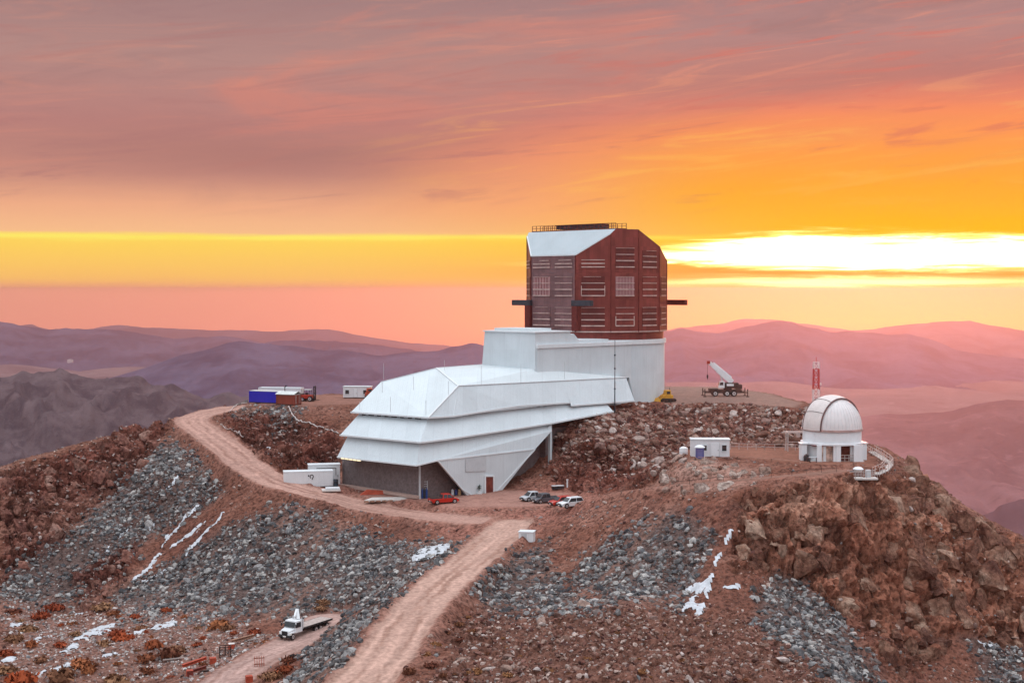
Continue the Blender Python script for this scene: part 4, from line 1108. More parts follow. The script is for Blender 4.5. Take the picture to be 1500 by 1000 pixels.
# boulders that can be told apart, each on its own
def boulder_mesh(k):
    rnd = random.Random(500 + k); bm = bmesh.new(); bmesh.ops.create_icosphere(bm, subdivisions=2, radius=1.0)
    for _ in range(9):
        d = Vector((rnd.gauss(0, 1), rnd.gauss(0, 1), rnd.gauss(0, 1))).normalized(); h = rnd.uniform(.45, .8)
        for v in bm.verts:
            e = v.co.dot(d) - h
            if e > 0: v.co -= d * e
    sc = Vector((1, rnd.uniform(.6, .95), rnd.uniform(.45, .8)))
    for v in bm.verts:
        v.co = Vector((v.co.x * sc.x, v.co.y * sc.y, v.co.z * sc.z)) * (1 + rnd.uniform(-.05, .05))
    bmesh.ops.dissolve_limit(bm, angle_limit=R(7), verts=bm.verts[:], edges=bm.edges[:]); bmesh.ops.triangulate(bm, faces=bm.faces[:])
    me = bpy.data.meshes.new('boulder'); bm.to_mesh(me); bm.free(); return me
def boulder_material(name, pal):
    m = bpy.data.materials.new(name); m.use_nodes = True; nt = m.node_tree; b = nt.nodes['Principled BSDF']
    oi = nt.nodes.new('ShaderNodeObjectInfo'); r = S(nt, oi.outputs['Random'])
    c = ramp(nt, r, [(i / len(pal), p) for i, p in enumerate(pal)], 'CONSTANT')
    tc = nt.nodes.new('ShaderNodeTexCoord'); n = noise(nt, S(nt, tc.outputs['Object']), 2.2, 6, .68)
    c = mixc(nt, n.step(.35, .65), mixc(nt, 1.0, c, (.62, .6, .6, 1), 'MULTIPLY'), mixc(nt, 1.0, c, (1.2, 1.18, 1.17, 1), 'MULTIPLY'))
    nt.links.new(c.k, b.inputs['Base Color']); b.inputs['Roughness'].default_value = .92; b.inputs['Specular IOR Level'].default_value = .15
    bp = nt.nodes.new('ShaderNodeBump'); bp.inputs['Strength'].default_value = .6; bp.inputs['Distance'].default_value = .12; nt.links.new(n.k, bp.inputs['Height']); nt.links.new(bp.outputs[0], b.inputs['Normal'])
    return m
M_BB = boulder_material('brown boulder', BROWNS[:3] + [(.34, .26, .23), (.46, .38, .35), (.22, .14, .12)])
M_BG = boulder_material('grey boulder', [(.26, .25, .25), (.34, .33, .32), (.19, .19, .195), (.42, .40, .39)])
M_BR = boulder_material('red boulder', REDS)
BM_ = [boulder_mesh(k) for k in range(14)]
def crag_mesh(k):
    """fractured block: a jointed lump with flat broken faces"""
    rnd = random.Random(700 + k); bm = bmesh.new(); bmesh.ops.create_cube(bm, size=1.7); bmesh.ops.subdivide_edges(bm, edges=bm.edges[:], cuts=5, use_grid_fill=True)
    for q in range(11):
        d = Vector((rnd.gauss(0, 1), rnd.gauss(0, 1), rnd.gauss(.2, .8))).normalized(); h = rnd.uniform(.42, .95)
        for v in bm.verts:
            e = v.co.dot(d) - h
            if e > 0: v.co -= d * e
    co = np.array([v.co[:] for v in bm.verts]) + k * 7.7
    cell = np.floor(np.stack([co[:, 0] * 1.3, co[:, 1] * 1.3, co[:, 2] * 2.2], -1)); off = _hash(cell[:, 0], cell[:, 1], cell[:, 2], 41)
    for v, o_ in zip(bm.verts, off): v.co *= 1 + .26 * (float(o_) - .5)
    sc = Vector((1, rnd.uniform(.6, .95), rnd.uniform(.7, 1.2)))
    for v in bm.verts: v.co = Vector((v.co.x * sc.x, v.co.y * sc.y, v.co.z * sc.z)) * (1 + rnd.uniform(-.025, .025))
    bmesh.ops.dissolve_limit(bm, angle_limit=R(10), verts=bm.verts[:], edges=bm.edges[:]); bmesh.ops.triangulate(bm, faces=bm.faces[:])
    me = bpy.data.meshes.new('crag'); bm.to_mesh(me); bm.free(); return me
def cliff_material(name, pal):
    m = bpy.data.materials.new(name); m.use_nodes = True; nt = m.node_tree; b = nt.nodes['Principled BSDF']
    ge = nt.nodes.new('ShaderNodeNewGeometry'); pos = S(nt, ge.outputs['Position'])
    n1 = noise(nt, pos, .22, 4, .6); n = noise(nt, pos, 1.5, 8, .7); n2 = noise(nt, pos, 6.0, 4, .6)
    c = ramp(nt, n1.step(.3, .7), [(i / (len(pal) - 1), p) for i, p in enumerate(pal)])
    c = mixc(nt, n.step(.36, .62), mixc(nt, 1.0, c, (.5, .46, .45, 1), 'MULTIPLY'), mixc(nt, 1.0, c, (1.3, 1.28, 1.26, 1), 'MULTIPLY'))
    c = mixc(nt, n2.step(.58, .72) * .4, c, (.38, .29, .24, 1))
    nt.links.new(c.k, b.inputs['Base Color']); b.inputs['Roughness'].default_value = .95; b.inputs['Specular IOR Level'].default_value = .1
    bp = nt.nodes.new('ShaderNodeBump'); bp.inputs['Strength'].default_value = .8; bp.inputs['Distance'].default_value = .2; h = n + n2 * .4; nt.links.new(h.k, bp.inputs['Height']); nt.links.new(bp.outputs[0], b.inputs['Normal'])
    return m
CM_ = [crag_mesh(k) for k in range(10)]
BMESH = {}
M_BC = cliff_material('cliff rock', [(.085, .038, .029), (.16, .078, .055), (.23, .125, .088), (.34, .235, .18)])
M_BR2 = cliff_material('red crag rock', [(.10, .04, .034), (.17, .072, .056), (.23, .11, .085), (.28, .17, .14)])
for key, m in (('b', M_BB), ('g', M_BG), ('r', M_BR2), ('c', M_BC), ('p', cliff_material('pale bedrock', [(.24, .16, .13), (.33, .25, .215), (.42, .34, .30), (.48, .41, .375)]))):
    BMESH[key] = []
    for b in (CM_ if key in 'crp' else BM_):
        c = b.copy(); c.materials.append(m); BMESH[key].append(c)
def nearest(u, v, marks):
    return min(marks, key=lambda m_: (m_[0] - u) ** 2 + (m_[1] - v) ** 2)[2]
def size_word(s, words, lo, hi):
    return words[min(len(words) - 1, int((s - lo) / (hi - lo + 1e-6) * len(words)))]
def boulders(weight, n, smin, smax, key, label, group, marks, name='boulder', power=1.4, sink=.12, spread=.45):
    idx = pick(weight, n * 5); placed = []
    for i in idx:
        x, y, z = TX.ravel()[i], TY.ravel()[i], TZ.ravel()[i]; s = smin + (smax - smin) * random.random() ** power
        if any((x - a) ** 2 + (y - b) ** 2 < (spread * (s + r)) ** 2 for a, b, r in placed): continue
        placed.append((x, y, s))
        o = bpy.data.objects.new(name, random.choice(BMESH[key])); o.location = (x, y, z + sink * s); o.scale = (s * .62,) * 3
        o.rotation_euler = ((random.gauss(-.35, .16), random.gauss(.3, .16), random.gauss(.6, .35)) if key in 'crp' else (random.uniform(-.6, .6), random.uniform(-.6, .6), random.uniform(0, 6.28))); col.objects.link(o)
        u, v = _px.ravel()[i], _py.ravel()[i]
        tag(o, label % (size_word(s, ('mid-sized', 'large', 'very large'), smin, smax), nearest(u, v, marks)), name, group)
        if len(placed) >= n: break
boulders(MASK['boulder'] * (_py > 601), 135, 1.1, 2.9, 'b', '%s brown boulder in the rubble bank %s', 'boulders in the rubble bank', [(900, 620, 'under the slim mast'), (1060, 600, 'just below the crane'), (1040, 640, 'behind the white hut'), (1160, 640, 'behind the pipe gantry'), (840, 690, 'above the parked cars'), (980, 595, 'below the yellow loader'), (1140, 600, 'below the lattice mast end of the bank')])
boulders(MASK['talus'] * TALUS_PATCH * (_px < 700), 50, .9, 1.7, 'g', '%s grey boulder on the stony slope %s', 'boulders on the stony slope under the dirt road', [(440, 900, 'above the flatbed truck'), (640, 800, 'by the road junction snow patch'), (250, 780, 'among the snow streaks'), (450, 790, 'below the block wall road'), (560, 880, 'on the embankment of the lower road'), (400, 605, 'below the blue container'), (100, 860, 'above the rust-coloured shrubs')])
CLIFF_MARKS = [(1150, 740, 'below the hillside trail'), (1260, 740, 'below the small dome platform'), (1350, 740, 'on the cliff skyline'), (1450, 840, 'on the outer crags'), (1250, 880, 'above the dark scree chute'), (1180, 800, 'at the head of the scree chute'), (1400, 920, 'beside the lower snow strip')]
boulders(MASK['cliff'], 260, 1.2, 4.6, 'c', '%s tan crag jutting from the cliff %s', 'crags of the cliff', CLIFF_MARKS, 'crag', 1.7, -.26, .17)
boulders(np.clip(MASK['cliff'] + MASK['pale'], 0, 1), 40, .8, 1.8, 'b', '%s tan boulder resting on the cliff %s', 'boulders on the cliff below the small dome', CLIFF_MARKS)
boulders(MASK['redrock'] * (_px < 320), 60, 1.4, 3.8, 'r', '%s dark red crag on the spur %s', 'crags of the red spur', [(60, 700, 'along its skyline'), (30, 800, 'on its lower flank'), (180, 660, 'beside the road bend'), (150, 850, 'among the grey stones')], 'crag', 1.5, -.2, .28)
boulders(MASK['pale'], 26, 1.3, 3.0, 'p', '%s pale slanting bedrock slab %s', 'pale bedrock slabs below the hut', [(980, 700, 'at the lower end of the hillside trail'), (1040, 690, 'below the white hut'), (1100, 690, 'below the timber edging')], 'bedrock_crag', 1.3, -.3, .3)
boulders(MASK['scree'], 46, .7, 2.0, 'b', '%s brown outcrop stone %s', 'outcrop stones near the lower road', [(680, 930, 'at the edge of the lower road'), (900, 890, 'at the foot of the grey talus'), (1050, 900, 'below the forked snow patch'), (900, 980, 'among the scrub tufts'), (1150, 970, 'beside the dark scree chute')], 'outcrop_stone', 1.5, .0, .5)
boulders(MASK['redrock'] * (_px > 320) * (_px < 520), 16, .8, 2.0, 'r', '%s red crag in the cut bank %s', 'crags of the cut bank', [(350, 630, 'beside the upper road'), (450, 650, 'above the long white container'), (430, 610, 'below the rust-red container')], 'crag', 1.5, -.05, .5)

for (u, v, s_), where in zip(((1348, 706, 3.6), (1384, 738, 4.2), (1408, 772, 4.6), (1442, 782, 5.2), (1470, 797, 4.4), (1492, 812, 4.8)), ('nearest the cliff stair', 'next below the uppermost skyline crag', 'in the notch of the skyline', 'forming the blunt knob of the skyline', 'just beyond the blunt knob', 'lowest on the skyline')):
    q = G(u, v); o = bpy.data.objects.new('crag', random.choice(BMESH['c'])); o.location = (q.x, q.y, q.z - .12 * s_); o.scale = (s_ * .6, s_ * .6, s_ * .62); o.rotation_euler = (random.gauss(-.3, .15), random.gauss(.3, .15), random.uniform(0, 3)); col.objects.link(o)
    tag(o, 'big skyline crag of the right cliff, ' + where, 'crag', 'crags of the cliff')

# ---- snow lying in hollows and runnels: sheets resting on the ground
M_SNOW = mat('old snow', (0.50, 0.51, 0.54), .75, var=.2, scale=1.2, bump=.3, bscale=5)
_un = _px + 5 * fbm(GX * .5, GY * .5, GZ * .5, 3, 401); _vn = _py + 4 * fbm(GX * .5, GY * .5, GZ * .5, 3, 411)
def snow(shape, label, group, width=None, more=()):
    lo = (min(p[0] for p in shape) - 30, min(p[1] for p in shape) - 30); hi = (max(p[0] for p in shape) + 30, max(p[1] for p in shape) + 30)
    box = SEEN & (_px > lo[0]) & (_px < hi[0]) & (_py > lo[1]) & (_py < hi[1])
    if not box.any(): return
    d = np.full(KEEP.shape, 1e9)
    if width: d[box] = seg_dist(_un[box], _vn[box], [(a, b, 0) for a, b in shape])[0] - width * .62
    else: d[box] = poly_dist(_un[box], _vn[box], shape)
    for ln, w_ in more: d[box] = np.minimum(d[box], seg_dist(_un[box], _vn[box], [(a, b, 0) for a, b in ln])[0] - w_ * .62)
    d[box] += 5.0 * fbm(GX[box] * .9, GY[box] * .9, 0 * GX[box], 4, 431, .65)
    z = TZ + .10 + .10 * smooth(-d, 0, 6) - .14 * (d > -1.2); n = d < 0
    left = {tuple(k) for k in np.argwhere(n[:-1, :-1] & n[:-1, 1:] & n[1:, 1:] & n[1:, :-1])}; pieces = []
    while left:                                        # every separate piece is a patch of its own
        st = [left.pop()]; isl = list(st)
        while st:
            i, j = st.pop()
            for q in ((i + 1, j), (i - 1, j), (i, j + 1), (i, j - 1)):
                if q in left: left.discard(q); st.append(q); isl.append(q)
        if len(isl) >= 6: pieces.append(np.array(isl))
    pieces.sort(key=len, reverse=True); w = KEEP.shape[1]
    for a_ in (pieces if group else pieces[:1]):
        k = a_[:, 0] * w + a_[:, 1]; f = np.stack([k, k + 1, k + w + 1, k + w], -1)
        me, _ = numpy_mesh('snow_patch', np.stack([TX, TY, z], -1).reshape(-1, 3), f)
        tag(link('snow_patch', me, M_SNOW), label, 'snow', group)
snow([(1073, 778), (1060, 800), (1048, 824), (1040, 846), (1026, 864), (1010, 882), (1002, 894)], 'piece of the forked snow runnel in the gully above the scree', 'forked snow runnel', 7.5, [([(1040, 858), (1032, 878), (1022, 898)], 9.5), ([(1036, 850), (1012, 862), (1000, 872)], 6.5), ([(1010, 884), (1024, 892)], 8)])
snow([(1052, 853), (1068, 858), (1088, 848), (1082, 864), (1062, 866)], 'small wedge of snow beside the forked snow patch', None)
snow([(600, 812), (625, 800), (668, 792), (655, 808), (625, 822), (605, 824)], 'white snow patch on the slope just above the lower dirt road', None)
g_ = 'snow streaks on the stony slope'; l_ = 'narrow white snow streak running down the stony slope under the road bend'
for ln, w in (([(262, 698), (200, 762), (150, 812)], 4), ([(292, 738), (245, 788), (225, 822), (197, 850)], 5), ([(328, 748), (262, 822), (205, 856)], 4), ([(268, 722), (215, 775)], 3), ([(300, 765), (240, 812)], 3), ([(448, 745), (420, 780), (406, 805)], 4), ([(222, 722), (160, 790)], 3)): snow(ln, l_, g_, w)
g_ = 'snow patches in the shrubby basin'; l_ = 'ragged snow patch among the rust-coloured shrubs'
for c, w in (((130, 930), 17), ((100, 950), 12), ((155, 918), 14), ((92, 978), 13), ((60, 935), 9), ((240, 916), 15), ((160, 960), 9), ((205, 925), 8), ((25, 915), 9), ((12, 965), 10), ((115, 900), 7), ((60, 985), 8)):
    snow([(c[0] - w, c[1] + w * .3), (c[0] + w, c[1] - w * .3)], l_, g_, w * .55)
snow([(352, 640), (385, 655), (420, 672), (436, 688)], 'strip of snow along the foot of the cut bank beside the upper road', 'snow along the cut bank', 5)
snow([(440, 692), (470, 682), (500, 676)], 'snow lying on the bank behind the long white container', None, 5)
g_ = 'snow in the gully'; l_ = 'thin snow runnel in the rocky gully right of the lower dirt road'
for ln, w in (([(732, 866), (738, 888), (744, 906)], 4), ([(788, 824), (798, 842)], 3), ([(690, 925), (702, 940)], 6)): snow(ln, l_, g_, w)
g_ = 'snow flecks below the trail'; l_ = 'small fleck of snow on the brown slope below the hillside trail'
for ln, w in (([(1023, 736), (1020, 758)], 4), ([(1060, 738), (1042, 752)], 2.5), ([(1130, 842), (1138, 852)], 6), ([(604, 764), (603, 775)], 3.5), ([(640, 778), (632, 786)], 4), ([(975, 708), (1000, 706)], 2)): snow(ln, l_, g_, w)
snow([(1398, 912), (1404, 935), (1430, 940), (1455, 945)], 'white snow strip at the foot of the right-hand crags', None, 6)

# ---- dry shrubs
def shrub_mesh(k, n=240):
    rnd = random.Random(900 + k); v = []; f = []
    lobes = [(rnd.uniform(-.5, .5), rnd.uniform(-.5, .5), rnd.uniform(.45, .85)) for _ in range(4)]
    for _ in range(n):
        lx, ly, lr = rnd.choice(lobes); d = Vector((rnd.gauss(0, 1), rnd.gauss(0, 1), abs(rnd.gauss(0, .9)) + .1)).normalized()
        c = Vector((lx * .6, ly * .6, .05)) + Vector((d.x, d.y, d.z * .8)) * (lr * rnd.uniform(.3, 1.0)) * .8
        a = Vector((rnd.gauss(0, 1), rnd.gauss(0, 1), rnd.gauss(.5, 1))).normalized() * rnd.uniform(.07, .17); b = d.cross(a).normalized() * rnd.uniform(.03, .08)
        i = len(v); v += [tuple(c - a - b), tuple(c + a - b), tuple(c + a * 1.1 + b), tuple(c - a + b)]; f.append((i, i + 1, i + 2, i + 3))
    for _ in range(14):
        d = Vector((rnd.gauss(0, 1), rnd.gauss(0, 1), 1.0)).normalized() * rnd.uniform(.4, .8); b = d.cross(Vector((0, 0, 1))).normalized() * .015
        i = len(v); v += [tuple(-b), tuple(b), tuple(d + b * .4), tuple(d - b * .4)]; f.append((i, i + 1, i + 2, i + 3))
    me = bpy.data.meshes.new('shrub'); me.from_pydata(v, [], f); return me
def shrub_material(name, pal):
    m = bpy.data.materials.new(name); m.use_nodes = True; nt = m.node_tree; b = nt.nodes['Principled BSDF']
    oi = nt.nodes.new('ShaderNodeObjectInfo'); c = ramp(nt, S(nt, oi.outputs['Random']), [(i / len(pal), p) for i, p in enumerate(pal)])
    ge = nt.nodes.new('ShaderNodeNewGeometry'); r = S(nt, ge.outputs['Random Per Island'])
    c = mixc(nt, r, mixc(nt, 1.0, c, (.5, .42, .4, 1), 'MULTIPLY'), mixc(nt, 1.0, c, (1.35, 1.3, 1.25, 1), 'MULTIPLY'))
    nt.links.new(c.k, b.inputs['Base Color']); b.inputs['Roughness'].default_value = .9; b.inputs['Specular IOR Level'].default_value = .1
    return m
M_SH1 = shrub_material('rust orange twigs', [(.38, .09, .036), (.26, .06, .03), (.36, .14, .062), (.15, .05, .032), (.26, .14, .08)])
M_SH2 = shrub_material('brown tuft', [(.16, .06, .035), (.22, .10, .055), (.12, .04, .028), (.27, .13, .06)])
SH = [shrub_mesh(k) for k in range(7)]
SH1 = []; SH2 = []
for b in SH:
    for L_, m in ((SH1, M_SH1), (SH2, M_SH2)):
        c = b.copy(); c.materials.append(m); L_.append(c)
def shrub(x, y, s, pool, label, group, marks):
    o = bpy.data.objects.new('dry_shrub', random.choice(pool)); z = ground_z(x, y); o.location = (x, y, z - .05); o.scale = (s * random.uniform(.85, 1.2), s * random.uniform(.85, 1.2), s * random.uniform(.8, 1.15))
    u, v = project(np.array(x), np.array(y), np.array(z))
    o.rotation_euler = (0, 0, random.uniform(0, 6.28)); col.objects.link(o); tag(o, label % (size_word(s, ('small', 'medium', 'big'), .25, 1.6), nearest(float(u), float(v), marks)), 'shrub', group)
m1 = [(440, 930, 'near the flatbed truck'), (330, 955, 'near the dark cage'), (135, 930, 'around the largest basin snow patch'), (240, 915, 'beside the far basin snow patch'), (285, 985, 'by the lying steel beams'), (90, 978, 'beside the lower basin snow patch'), (390, 990, 'between track and embankment'), (40, 900, 'at the foot of the red spur'), (475, 885, 'behind the truck deck'), (20, 960, 'at the outer edge of the basin')]
l1, g1 = '%s rust-orange dry shrub %s', 'rust-orange shrubs in the basin'
for u, v, w in ((62, 905, 26), (40, 926, 30), (18, 940, 34), (80, 893, 22), (150, 892, 26), (205, 922, 24), (185, 938, 30), (172, 930, 22), (228, 948, 26), (250, 962, 36), (165, 900, 20), (85, 948, 22), (15, 962, 28), (122, 975, 34), (35, 1000, 44), (90, 995, 40), (320, 918, 40), (335, 922, 22), (372, 928, 20), (262, 955, 30), (478, 884, 22), (470, 893, 16), (130, 985, 26), (175, 1002, 40), (60, 970, 20), (10, 985, 30), (215, 968, 26), (200, 905, 14), (245, 895, 14), (105, 915, 16), (290, 945, 16), (20, 898, 18), (300, 975, 14), (222, 985, 22), (155, 945, 18), (48, 948, 20), (110, 932, 14), (415, 985, 28), (395, 995, 26), (425, 968, 20)):
    q = G(u, v); shrub(q.x, q.y, w * q.y / FPX * .85, SH1, l1, g1, m1)
for i in pick(MASK['bush'] * 1.0, 60): shrub(TX.ravel()[i], TY.ravel()[i], random.uniform(.35, 1.0), SH1, l1, g1, m1)
m2 = [(660, 930, 'at the edge of the lower road'), (620, 980, 'on the shoulder of the lower road'), (750, 980, 'on the flat scree'), (900, 960, 'below the grey talus'), (1050, 970, 'below the forked snow patch'), (1150, 980, 'beside the dark scree chute')]
l2, g2 = '%s brown tuft of dry scrub %s', 'brown scrub tufts near the lower road'
for u, v, w in ((672, 915, 22), (690, 925, 24), (655, 928, 18), (640, 945, 26), (632, 975, 32), (600, 985, 30), (700, 985, 26), (650, 990, 24), (672, 938, 22), (685, 905, 16), (625, 960, 20), (700, 912, 14), (745, 990, 24), (805, 985, 22), (860, 965, 20), (940, 985, 24), (1000, 970, 18), (905, 930, 16)):
    q = G(u, v); shrub(q.x, q.y, w * q.y / FPX * .5, SH2, l2, g2, m2)
for i in pick(MASK['scree'] * (TY < 175), 110): shrub(TX.ravel()[i], TY.ravel()[i], random.uniform(.2, .55), SH2, l2, g2, m2)
# ------------------------------------------------------------------ small buildings, vehicles and gear
M_TYRE = mat('tyre rubber', (0.018, 0.017, 0.017), .85, var=.3)
M_RIM = mat('wheel rim', (0.55, 0.55, 0.56), .4, .6, var=.1)
M_GLASS = mat('dark window glass', (0.025, 0.03, 0.035), .12, var=.2, spec=.6)
M_BLACK = mat('black plastic', (0.02, 0.02, 0.022), .6, var=.2)
M_WPAINT = mat('white paint', (0.74, 0.75, 0.77), .45, var=.04, scale=.8, streak=.15)
M_CHASSIS = mat('dusty chassis', (0.045, 0.028, 0.025), .8, var=.4)
M_LAMPW = mat('clear lamp', (0.75, 0.75, 0.70), .2, var=.05)
M_LAMPR = mat('red lamp', (0.45, 0.02, 0.02), .3, var=.05)
M_PLATE = mat('number plate', (0.8, 0.8, 0.78), .5, var=.03)
M_PIPE = mat('white painted rail', (0.50, 0.42, 0.40), .5, var=.1, streak=.2)
M_CONC = mat('pale concrete', (0.60, 0.55, 0.52), .9, var=.12, scale=1.2, bump=.2)
M_WOOD = mat('weathered timber', (0.30, 0.16, 0.11), .85, var=.3, scale=2)
M_ORANGE = mat('orange red paint', (0.40, 0.065, 0.032), .6, var=.2, scale=1.5)
M_BLUE = mat('cobalt blue paint', (0.012, 0.016, 0.36), .5, var=.15, streak=.2)
M_BLUE2 = mat('blue plastic drum', (0.02, 0.06, 0.22), .45, var=.15)
M_YEL = mat('machine yellow', (0.62, 0.30, 0.03), .5, var=.15)
M_REDP = mat('machine red', (0.40, 0.035, 0.02), .5, var=.2)
M_CRED = ribbed('rust red container', (0.22, 0.045, 0.028), .35, .7, 0, .2, .4, depth=.05)
M_CBLUE = ribbed('blue container side', (0.012, 0.016, 0.40), .35, .55, 0, .1, .15, depth=.05)
M_CWHITE = ribbed('white container side', (0.70, 0.70, 0.72), .35, .55, 0, .05, .2, depth=.04)
M_TIN = mat('pale tin roof', (0.58, 0.60, 0.58), .5, .1, var=.1, scale=.8)
def paint(name, c): return mat(name, c, .32, .25, var=.06, scale=.6, spec=.5)
def place(u, v, sink=0.0):
    q = G(u, v); return (q.x, q.y, q.z - sink)
def lookdir(u0, v0, u1, v1):
    a, b = G(u0, v0), G(u1, v1); return math.atan2(b.y - a.y, b.x - a.x)

def wheel(parent, x, y, r, w=.24):
    t = MB().tube((x, y - w / 2, r), (x, y + w / 2, r), r, 18).build('wheel', M_TYRE, parent, bevel=.03)
    s = 1 if y > 0 else -1
    MB().tube((x, y + s * (w / 2 - .04), r), (x, y + s * (w / 2 + .02), r), r * .62, 14).build('rim', M_RIM, t)
    MB().tube((x, y + s * (w / 2 + .01), r), (x, y + s * (w / 2 + .05), r), r * .2, 8).build('hub', M_BLACK, t)

def car(name, label, cat, loc, rz, color, kind='suv', group=None):
    o = thing(name, label, cat, loc, rz, group); pm = paint('car paint ' + label[:18], color)
    pick_ = kind == 'pickup'; L, W = (5.3, 1.86) if pick_ else (4.5, 1.82); h = L / 2
    hb = .98                                                        # beltline
    prof = [(-h, .42), (-h + .04, .95 if pick_ else 1.0), (h - 1.35, hb + .02), (h - .55, .93), (h - .06, .76), (h, .42), (h - .2, .3), (-h + .2, .3)]
    m = MB()
    n = len(prof); k0 = len(m.v)
    for y, ins in ((-W / 2, .0), (-W / 2 + .10, -.0), (W / 2 - .10, 0), (W / 2, 0)):
        side = abs(y) == W / 2
        for x, z in prof: m.v.append((x * (.985 if side else 1), y, z - (.05 if side and z > .6 else 0)))
    for r_ in range(3):
        for i in range(n):
            j = (i + 1) % n; m.f.append((k0 + r_ * n + i, k0 + r_ * n + j, k0 + (r_ + 1) * n + j, k0 + (r_ + 1) * n + i))
    m.f.append(tuple(range(k0 + n - 1, k0 - 1, -1))); m.f.append(tuple(range(k0 + 3 * n, k0 + 4 * n)))
    m.build('body', pm, o, bevel=.05, smooth=True)
    if pick_: x0, x1, x2, x3 = -.55, -.35, 1.0, 1.75               # cab foot back, roof back, roof front, foot front
    else: x0, x1, x2, x3 = -h + .12, -h + .55, .35, 1.2
    zt = 1.72 if pick_ else 1.66; wb, wt = W / 2 - .06, W / 2 - .26
    cab = MB().hexa([(x0, -wb, hb - .06), (x3, -wb, hb - .06), (x3, wb, hb - .06), (x0, wb, hb - .06), (x1, -wt, zt), (x2, -wt, zt), (x2, wt, zt), (x1, wt, zt)]).build('cabin', pm, o, bevel=.06)
    def pane(pts, off): MB().prism([Vector(p) + Vector(off) for p in pts], Vector(off) * .3).build('window', M_GLASS, cab)
    lz, uz = hb + .02, zt - .12
    f_ = lambda z: (z - hb + .06) / (zt - hb + .06)
    bx = lambda z: x0 + (x1 - x0) * f_(z); fx = lambda z: x3 + (x2 - x3) * f_(z); wy = lambda z: wb + (wt - wb) * f_(z)
    for s in (-1, 1):
        mid = (x1 + x2) / 2 + .05
        pane([(mid + .05, s * wy(lz), lz), (fx(lz) - .18, s * wy(lz), lz), (fx(uz) - .14, s * wy(uz), uz), (mid + .05, s * wy(uz), uz)], (0, s * .03, .01))
        pane([(bx(lz) + .15, s * wy(lz), lz), (mid - .05, s * wy(lz), lz), (mid - .05, s * wy(uz), uz), (bx(uz) + .12, s * wy(uz), uz)], (0, s * .03, .01))
        MB().box(fx(lz) - .25, s * (W / 2 + .1), lz + .06, .12, .2, .14).build('mirror', M_BLACK, o)
        MB().box(h - .22, s * (W / 2 - .28), .70, .34, .36, .16).build('headlight', M_LAMPW, o)
        MB().box(-h + .04, s * (W / 2 - .14), .80, .12, .2, .3).build('tail_light', M_LAMPR, o)
        for x in (h - .92, -h + 1.0):
            MB().tube((x, s * (W / 2 - .12), .37), (x, s * (W / 2 + .005), .37), .44, 18).build('wheel_arch', M_BLACK, o); wheel(o, x, s * (W / 2 - .07), .37)
    pane([(fx(lz), -wy(lz) + .1, lz), (fx(lz), wy(lz) - .1, lz), (fx(uz), wy(uz) - .08, uz), (fx(uz), -wy(uz) + .08, uz)], (.03, 0, .02))
    pane([(bx(lz), -wy(lz) + .1, lz), (bx(lz), wy(lz) - .1, lz), (bx(uz), wy(uz) - .08, uz), (bx(uz), -wy(uz) + .08, uz)], (-.03, 0, .02))
    MB().box(h - .02, 0, .45, .14, W - .1, .24).build('bumper', M_BLACK, o, bevel=.03); MB().box(-h + .02, 0, .45, .14, W - .1, .22).build('bumper', M_BLACK, o, bevel=.03)
    MB().box(h - .02, 0, .66, .10, .9, .16).build('grille', M_BLACK, o)
    MB().box(h + .06, 0, .46, .03, .42, .12).build('number_plate', M_PLATE, o); MB().box(-h - .06, 0, .62, .03, .42, .12).build('number_plate', M_PLATE, o)
    if pick_: MB().box((-h + x0) / 2 + .02, 0, 1.005, x0 + h - .34, W - .36, .05).build('load_bed', M_BLACK, o)
    return o
CARDIR = math.atan2(-.50, -.87)
car('pickup_truck', 'red pickup truck parked in front of the grey block wall', 'pickup', place(650, 737), math.atan2(.45, .9), (.50, .022, .012), 'pickup')
car('parked_car', 'silver pickup parked at the inner end of the row, beside the dark pickup', 'pickup', place(783, 733), CARDIR, (.55, .57, .60), 'pickup', 'cars parked in the yard')
car('parked_car', 'dark grey pickup parked between the silver pickup and the red car', 'pickup', place(800, 736), CARDIR, (.10, .10, .115), 'pickup', 'cars parked in the yard')
car('parked_car', 'red car parked between the dark grey pickup and the white car', 'car', place(822, 740), CARDIR, (.50, .04, .025), 'suv', 'cars parked in the yard')
car('parked_car', 'white car parked at the end of the row beside the rubble', 'car', place(836, 743), CARDIR, (.72, .73, .75), 'suv', 'cars parked in the yard')

